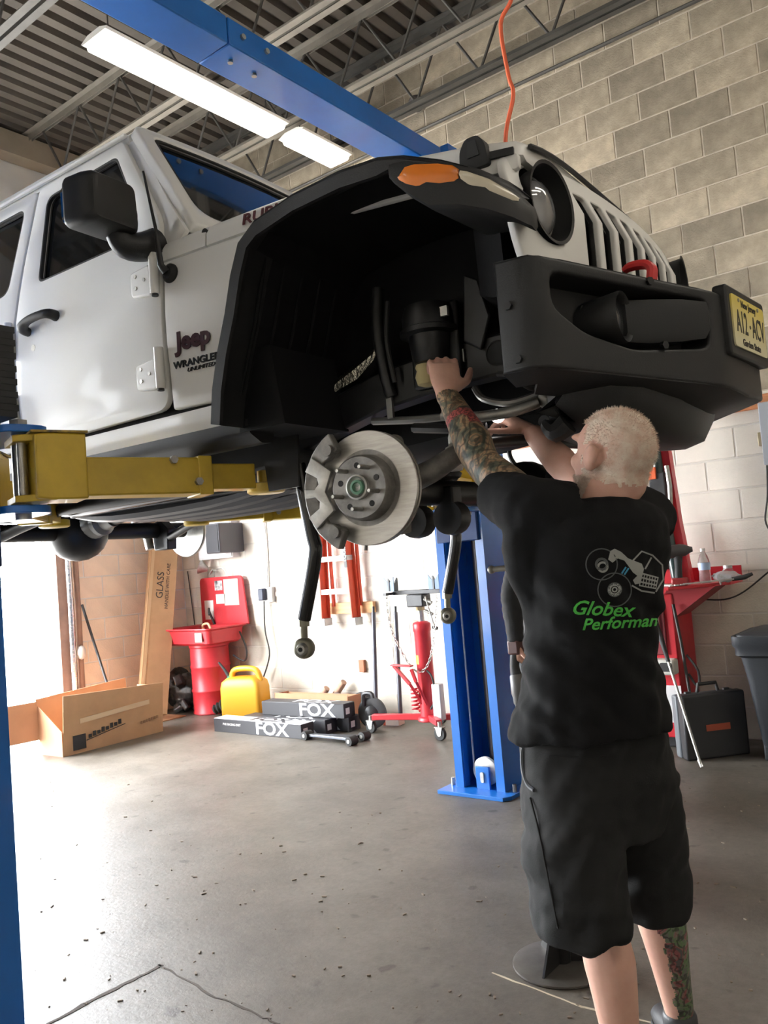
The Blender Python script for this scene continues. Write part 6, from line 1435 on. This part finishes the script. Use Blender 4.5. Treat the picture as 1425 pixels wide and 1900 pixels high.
gp.add([(x, y, 0) for x, y in ((1132, 1022), (1140, 1018), (1152, 1024), (1146, 1036), (1136, 1044), (1128, 1038))], [(0, 1, 2, 3, 4, 5)])
gp.add([(x, y, 0) for x, y in ((1152, 1024), (1165, 1036), (1190, 1046), (1194, 1056), (1182, 1068), (1174, 1062), (1158, 1040), (1146, 1036))], [(0, 1, 2, 3, 4, 5, 6, 7)])
gp.add([(x, y, 0) for x, y in ((1182, 1068), (1194, 1056), (1188, 1082), (1178, 1084), (1174, 1076))], [(0, 1, 2, 3, 4)])
for pl_ in ([(1172, 1042), (1190, 1023), (1210, 1030), (1228, 1048), (1230, 1075), (1216, 1098)], [(1196, 1056), (1208, 1034)], [(1190, 1064), (1220, 1072), (1216, 1092), (1186, 1086), (1190, 1064)], [(1188, 1071), (1219, 1079)], [(1187, 1079), (1217, 1086)], [(1172, 1086), (1190, 1096), (1214, 1100)]): gp.ext(line2(pl_, 3).mesh())
for k in range(5): gp.ext(line2([(1195+5*k, 1066+1.3*k), (1192+5*k, 1087+1.0*k)], 1.6).mesh())
decal('print_vehicle', gp.mesh(), m_pg)
bl = MB(); bl.ext(line2([(1153, 1064), (1161, 1052)], 3).mesh()); bl.ext(line2([(1158, 1066), (1166, 1054)], 3).mesh()); decal('print_shock', bl.mesh(), m_pbl)
def txt_px(txt, size, o, ang, shear=.35, bold=.6, sx=1.):
    t_ = text_mesh(txt, size, 0.0, shear=shear, bold=bold, sx=sx); x0 = min(v.co.x for v in t_.vertices); c, s = math.cos(ang), math.sin(ang)
    for v in t_.vertices:
        x, y = v.co.x-x0, -v.co.y
        v.co = V3((o[0]+x*c-y*s, o[1]+x*s+y*c, 0))
    return t_
decal('print_lettering', txt_px('Globex', 36, (1064, 1128), .05, sx=1.05), m_pgr, maxe=4)
decal('print_lettering', txt_px('Performance', 31, (1080, 1160), -.06, sx=1.05), m_pgr, maxe=4)
# ---- shorts
m_short = mat('charcoal_twill', (.012, .012, .012), .85, spec=.25, var=.2, scale=5, bump=.12, bscale=300)
sb = MB()
sb.loft([ering(dep(x, y, t), a, b_, S_, F_, 30, 2.3) for y, x, t, a, b_ in ((1325, 1100, 2.07, .165, .13), (1370, 1103, 2.07, .185, .145), (1420, 1106, 2.07, .192, .155), (1480, 1108, 2.07, .192, .158), (1540, 1108, 2.06, .175, .145))])
def leg_ring(c, a, b_): return ering(c, a, b_, S_, F_, 24, 2.2)
sb.loft([leg_ring(*q) for q in ((dep(1058, 1430, 2.03), .105, .13), (dep(1062, 1520, 2.01), .118, .135), (dep(1066, 1600, 1.99), .114, .130), (dep(1072, 1670, 1.97), .112, .126), (dep(1078, 1722, 1.96), .110, .122), (dep(1078, 1728, 1.96), .10, .112))])
sb.loft([leg_ring(*q) for q in ((dep(1170, 1430, 2.12), .10, .13), (dep(1180, 1520, 2.13), .108, .132), (dep(1192, 1600, 2.14), .104, .125), (dep(1200, 1650, 2.14), .100, .118), (dep(1203, 1688, 2.14), .097, .114), (dep(1203, 1694, 2.14), .088, .105))])
def wr2(c, n_):
    q = V3((c.dot(CR), c.dot(CU), c.dot(CW)))
    k1 = q.x*.5+q.y*.86; k2 = q.x*.86-q.y*.5
    return .011*noise.noise(V3((k1*6, k2*24, q.z*6)))+.006*noise.noise(V3((q.x*10, q.y*26, q.z*8)))+.002*noise.noise(c*35)
me_h = remesh(sb, .0075, 5, 'shorts', wr2)
for v in me_h.vertices: v.co -= MO
shorts = obj('shorts', me_h, m_short, MAN, 0)
for p in me_h.polygons: p.use_smooth = True
bvh2 = BVHTree.FromPolygons([v.co.copy()+MO for v in me_h.vertices], [tuple(p.vertices) for p in me_h.polygons])
def seam(name, pix, r, m):
    pts = []
    for x, y in pix:
        h = bvh2.ray_cast(CAM, _ray(x, y).normalized())
        if h[0] is not None: pts.append(h[0]+h[1]*.002-MO)
    if len(pts) > 2: MB().tube(pts, r, 6, sm=4).build(name, m, shorts)
seam('pocket_welt', [(974, 1372), (970, 1400), (972, 1430), (980, 1455), (992, 1466)], .005, mat('pocket_lining', (.09, .095, .105), .8))
seam('side_seam', [(985, 1480), (1000, 1540), (1012, 1600), (1024, 1660), (1036, 1722)], .0025, m_short)
seam('back_pocket', [(1020, 1402), (1060, 1404), (1100, 1404), (1130, 1402)], .002, m_short)
# ---- shoes
m_shoe = mat('black_shoe', (.02, .02, .022), .5)
for a, rot in ((anL, .0), (anR, -.35)):
    ff = Matrix.Rotation(rot, 3, 'Z') @ F_; ss_ = Z_.cross(ff); base = V3((a.x, a.y, 0))
    sb = MB(); sb.loft([[base+ff*h+ss_*(w_*math.cos(2*PI*k/16))+Z_*(zc+hh_*math.sin(2*PI*k/16)) for k in range(16)] for h, w_, zc, hh_ in ((-.075, .028, .045, .035), (-.05, .038, .05, .046), (.0, .042, .055, .052), (.06, .044, .048, .044), (.12, .046, .040, .036), (.165, .042, .033, .029), (.19, .028, .028, .022))])
    sb.lathe([(.046, .05), (.046, .11), (.043, .125)], base, (0, 0, 1), 16)
    m_ = remesh(sb, .007, 3, 'shoe')
    for v in m_.vertices: v.co = V3((v.co.x-MO.x, v.co.y-MO.y, max(v.co.z, .004)))
    so_ = obj('shoe', m_, m_shoe, MAN, 60)
    MB().loft([[base-MO+ff*h+ss_*(w_*sg)+Z_*z for sg, z in ((-1, 0), (1, 0), (1, .02), (-1, .02))] for h, w_ in ((-.08, .03), (-.04, .042), (.08, .048), (.15, .046), (.195, .025))]).build('sole', m_rub, so_, 40, bevel=.004)
# small inspection light in the right hand
q = dep(921, 771, 2.60); pl_ = root('inspection_light', 'small lit inspection light held in the raised right hand', 'light', q)
dd = (dep(925, 772, 2.55)-q).normalized()
MB().lathe([(.012, 0), (.014, .004), (.014, .03), (.012, .034)], (0, 0, 0), dd, 18).build('barrel', m_steel, pl_, 40)
MB().lathe([(.015, .028), (.022, .030), (.022, .036), (.015, .037)], (0, 0, 0), dd, 24).build('lit_ring', mat('lit_ring', (1, 1, 1), .4, emit=(1, .98, .95), estr=6), pl_, 40)
# ---------------------------------------------------------------- second person, mostly hidden
P2 = dep(1010, 1100, 4.45); P2.z = 0
MAN2 = root('person', 'person in dark long sleeves half hidden behind, holding a drill by the blue column', 'person', P2)
s2 = V3((.62, .78, 0)).normalized(); f2 = V3((-.78, .62, 0)).normalized()
m_dk = mat('black_sweatshirt', (.010, .010, .011), .85, bump=.1, bscale=200); m_pt = mat('dark_trousers', (.02, .021, .024), .8)
sh2 = dep(972, 1005, 4.35)-P2; el2 = dep(948, 1105, 4.33)-P2; wr2_ = dep(957, 1192, 4.27)-P2
sb = MB()
sb.loft([ering(V3((0, 0, z)), a, b_, s2, f2, 22, 2.2) for z, a, b_ in ((.86, .17, .12), (1.0, .17, .125), (1.2, .185, .13), (1.38, .19, .12), (1.46, .13, .09), (1.50, .065, .06))])
sb.tube([sh2+s2*.06, sh2, sh2.lerp(el2, .5), el2, el2.lerp(wr2_, .5), wr2_-V3((0, 0, .0))], [.075, .07, .062, .054, .05, .042], 14, sm=3)
shr = V3((0, 0, 1.42))+s2*.2; sb.tube([shr-s2*.05, shr, shr+V3((0, 0, -.27))+s2*.04, shr+V3((0, 0, -.5))+f2*.06], [.07, .068, .054, .042], 14, sm=3)
m_ = remesh(sb, .009, 4, 'sweatshirt', lambda c, n: .006*noise.noise(V3((c.x*8, c.y*8, c.z*34)))); obj('sweatshirt', m_, m_dk, MAN2, 60)
sb = MB(); h2c = V3((0, 0, 1.66))+f2*.03; l2 = Z_.cross(f2)
head(sb, h2c, f2, l2, Z_, 1.0); sb.tube([(0, 0, 1.42), h2c-Z_*.06], [.06, .058], 14)
sb.tube([wr2_+(el2-wr2_)*.2, wr2_], [.034, .03], 12)
hand(sb, wr2_, V3((0, 0, -1))+f2*.2, -s2, -1, curl=(.9, 1.1, .7)); hand(sb, shr+V3((0, 0, -.5))+f2*.06, V3((0, 0, -1))+f2*.2, s2, 1, curl=(.4, .5, .4))
sb.tube([(0, 0, .90), (0, 0, 1.42)], .09, 12); 
for sg in (-1, 1): sb.tube([s2*sg*.09+Z_*.86, s2*sg*.1+Z_*.5, s2*sg*.11+Z_*.06], [.075, .055, .04], 12)
m_ = remesh(sb, .007, 4, 'body'); obj('body', m_, m_skin, MAN2, 60)
sb = MB(); sb.loft([ering(V3((0, 0, z)), a, b_, s2, f2, 20, 2.2) for z, a, b_ in ((.78, .17, .13), (.90, .165, .125), (.98, .155, .12))])
for sg in (-1, 1): sb.tube([s2*sg*.085+Z_*.84, s2*sg*.10+Z_*.5, s2*sg*.11+Z_*.07], [.10, .078, .065], 14, sm=3)
obj('trousers', remesh(sb, .010, 4, 'trousers', lambda c, n: .006*noise.noise(c*18)), m_pt, MAN2, 60)
for sg in (-1, 1):
    b0 = s2*sg*.11; sb = MB(); sb.loft([[b0+f2*h+s2*(w_*math.cos(2*PI*k/14))+Z_*(.045+hh_*math.sin(2*PI*k/14)) for k in range(14)] for h, w_, hh_ in ((-.08, .03, .035), (0, .042, .044), (.1, .044, .035), (.19, .03, .02))]); sb.map(lambda v: V3((v.x, v.y, max(v.z, 0.)))).build('shoe', m_shoe, MAN2, 60)
vt = []
sb = MB(); sb.sphere(h2c+Z_*.028-f2*.012, (.088, .088, .094), 18); sb.v = [tuple(V3(v) if (V3(v)-h2c).dot(f2) < .05 else V3(v)-f2*.03) for v in sb.v]; sb.build('hair', mat('brown_hair', (.07, .045, .03), .7), MAN2, 60)
# the drill in that person's hand, nose down
q = wr2_+P2+V3((0, 0, -.06)); dr_ = root('cordless_drill', 'dark cordless drill pointing down in the hidden person\'s hand', 'drill', q)
MB().box2((-.035, -.035, .0), (.03, .035, .075)).build('battery', mat('drill_red_black', (.06, .02, .018), .5), dr_, bevel=.01)
MB().tube([(-.005, 0, .02), (-.02, 0, -.06), (-.012, 0, -.12)], [.026, .024, .030], 12, sm=2).build('grip', m_rub, dr_)
MB().lathe([(.026, 0), (.036, .012), (.036, .10), (.03, .12), (.028, .15), (.022, .16), (.02, .20), (.012, .21)], (-.012, 0, -.10), (0, 0, -1), 20).build('motor_body', mat('drill_grey', (.10, .095, .09), .45), dr_, 40)
MB().lathe([(.021, 0), (.021, .05), (.012, .055)], (-.012, 0, -.30), (0, 0, -1), 14).build('chuck', m_steel, dr_, 40)
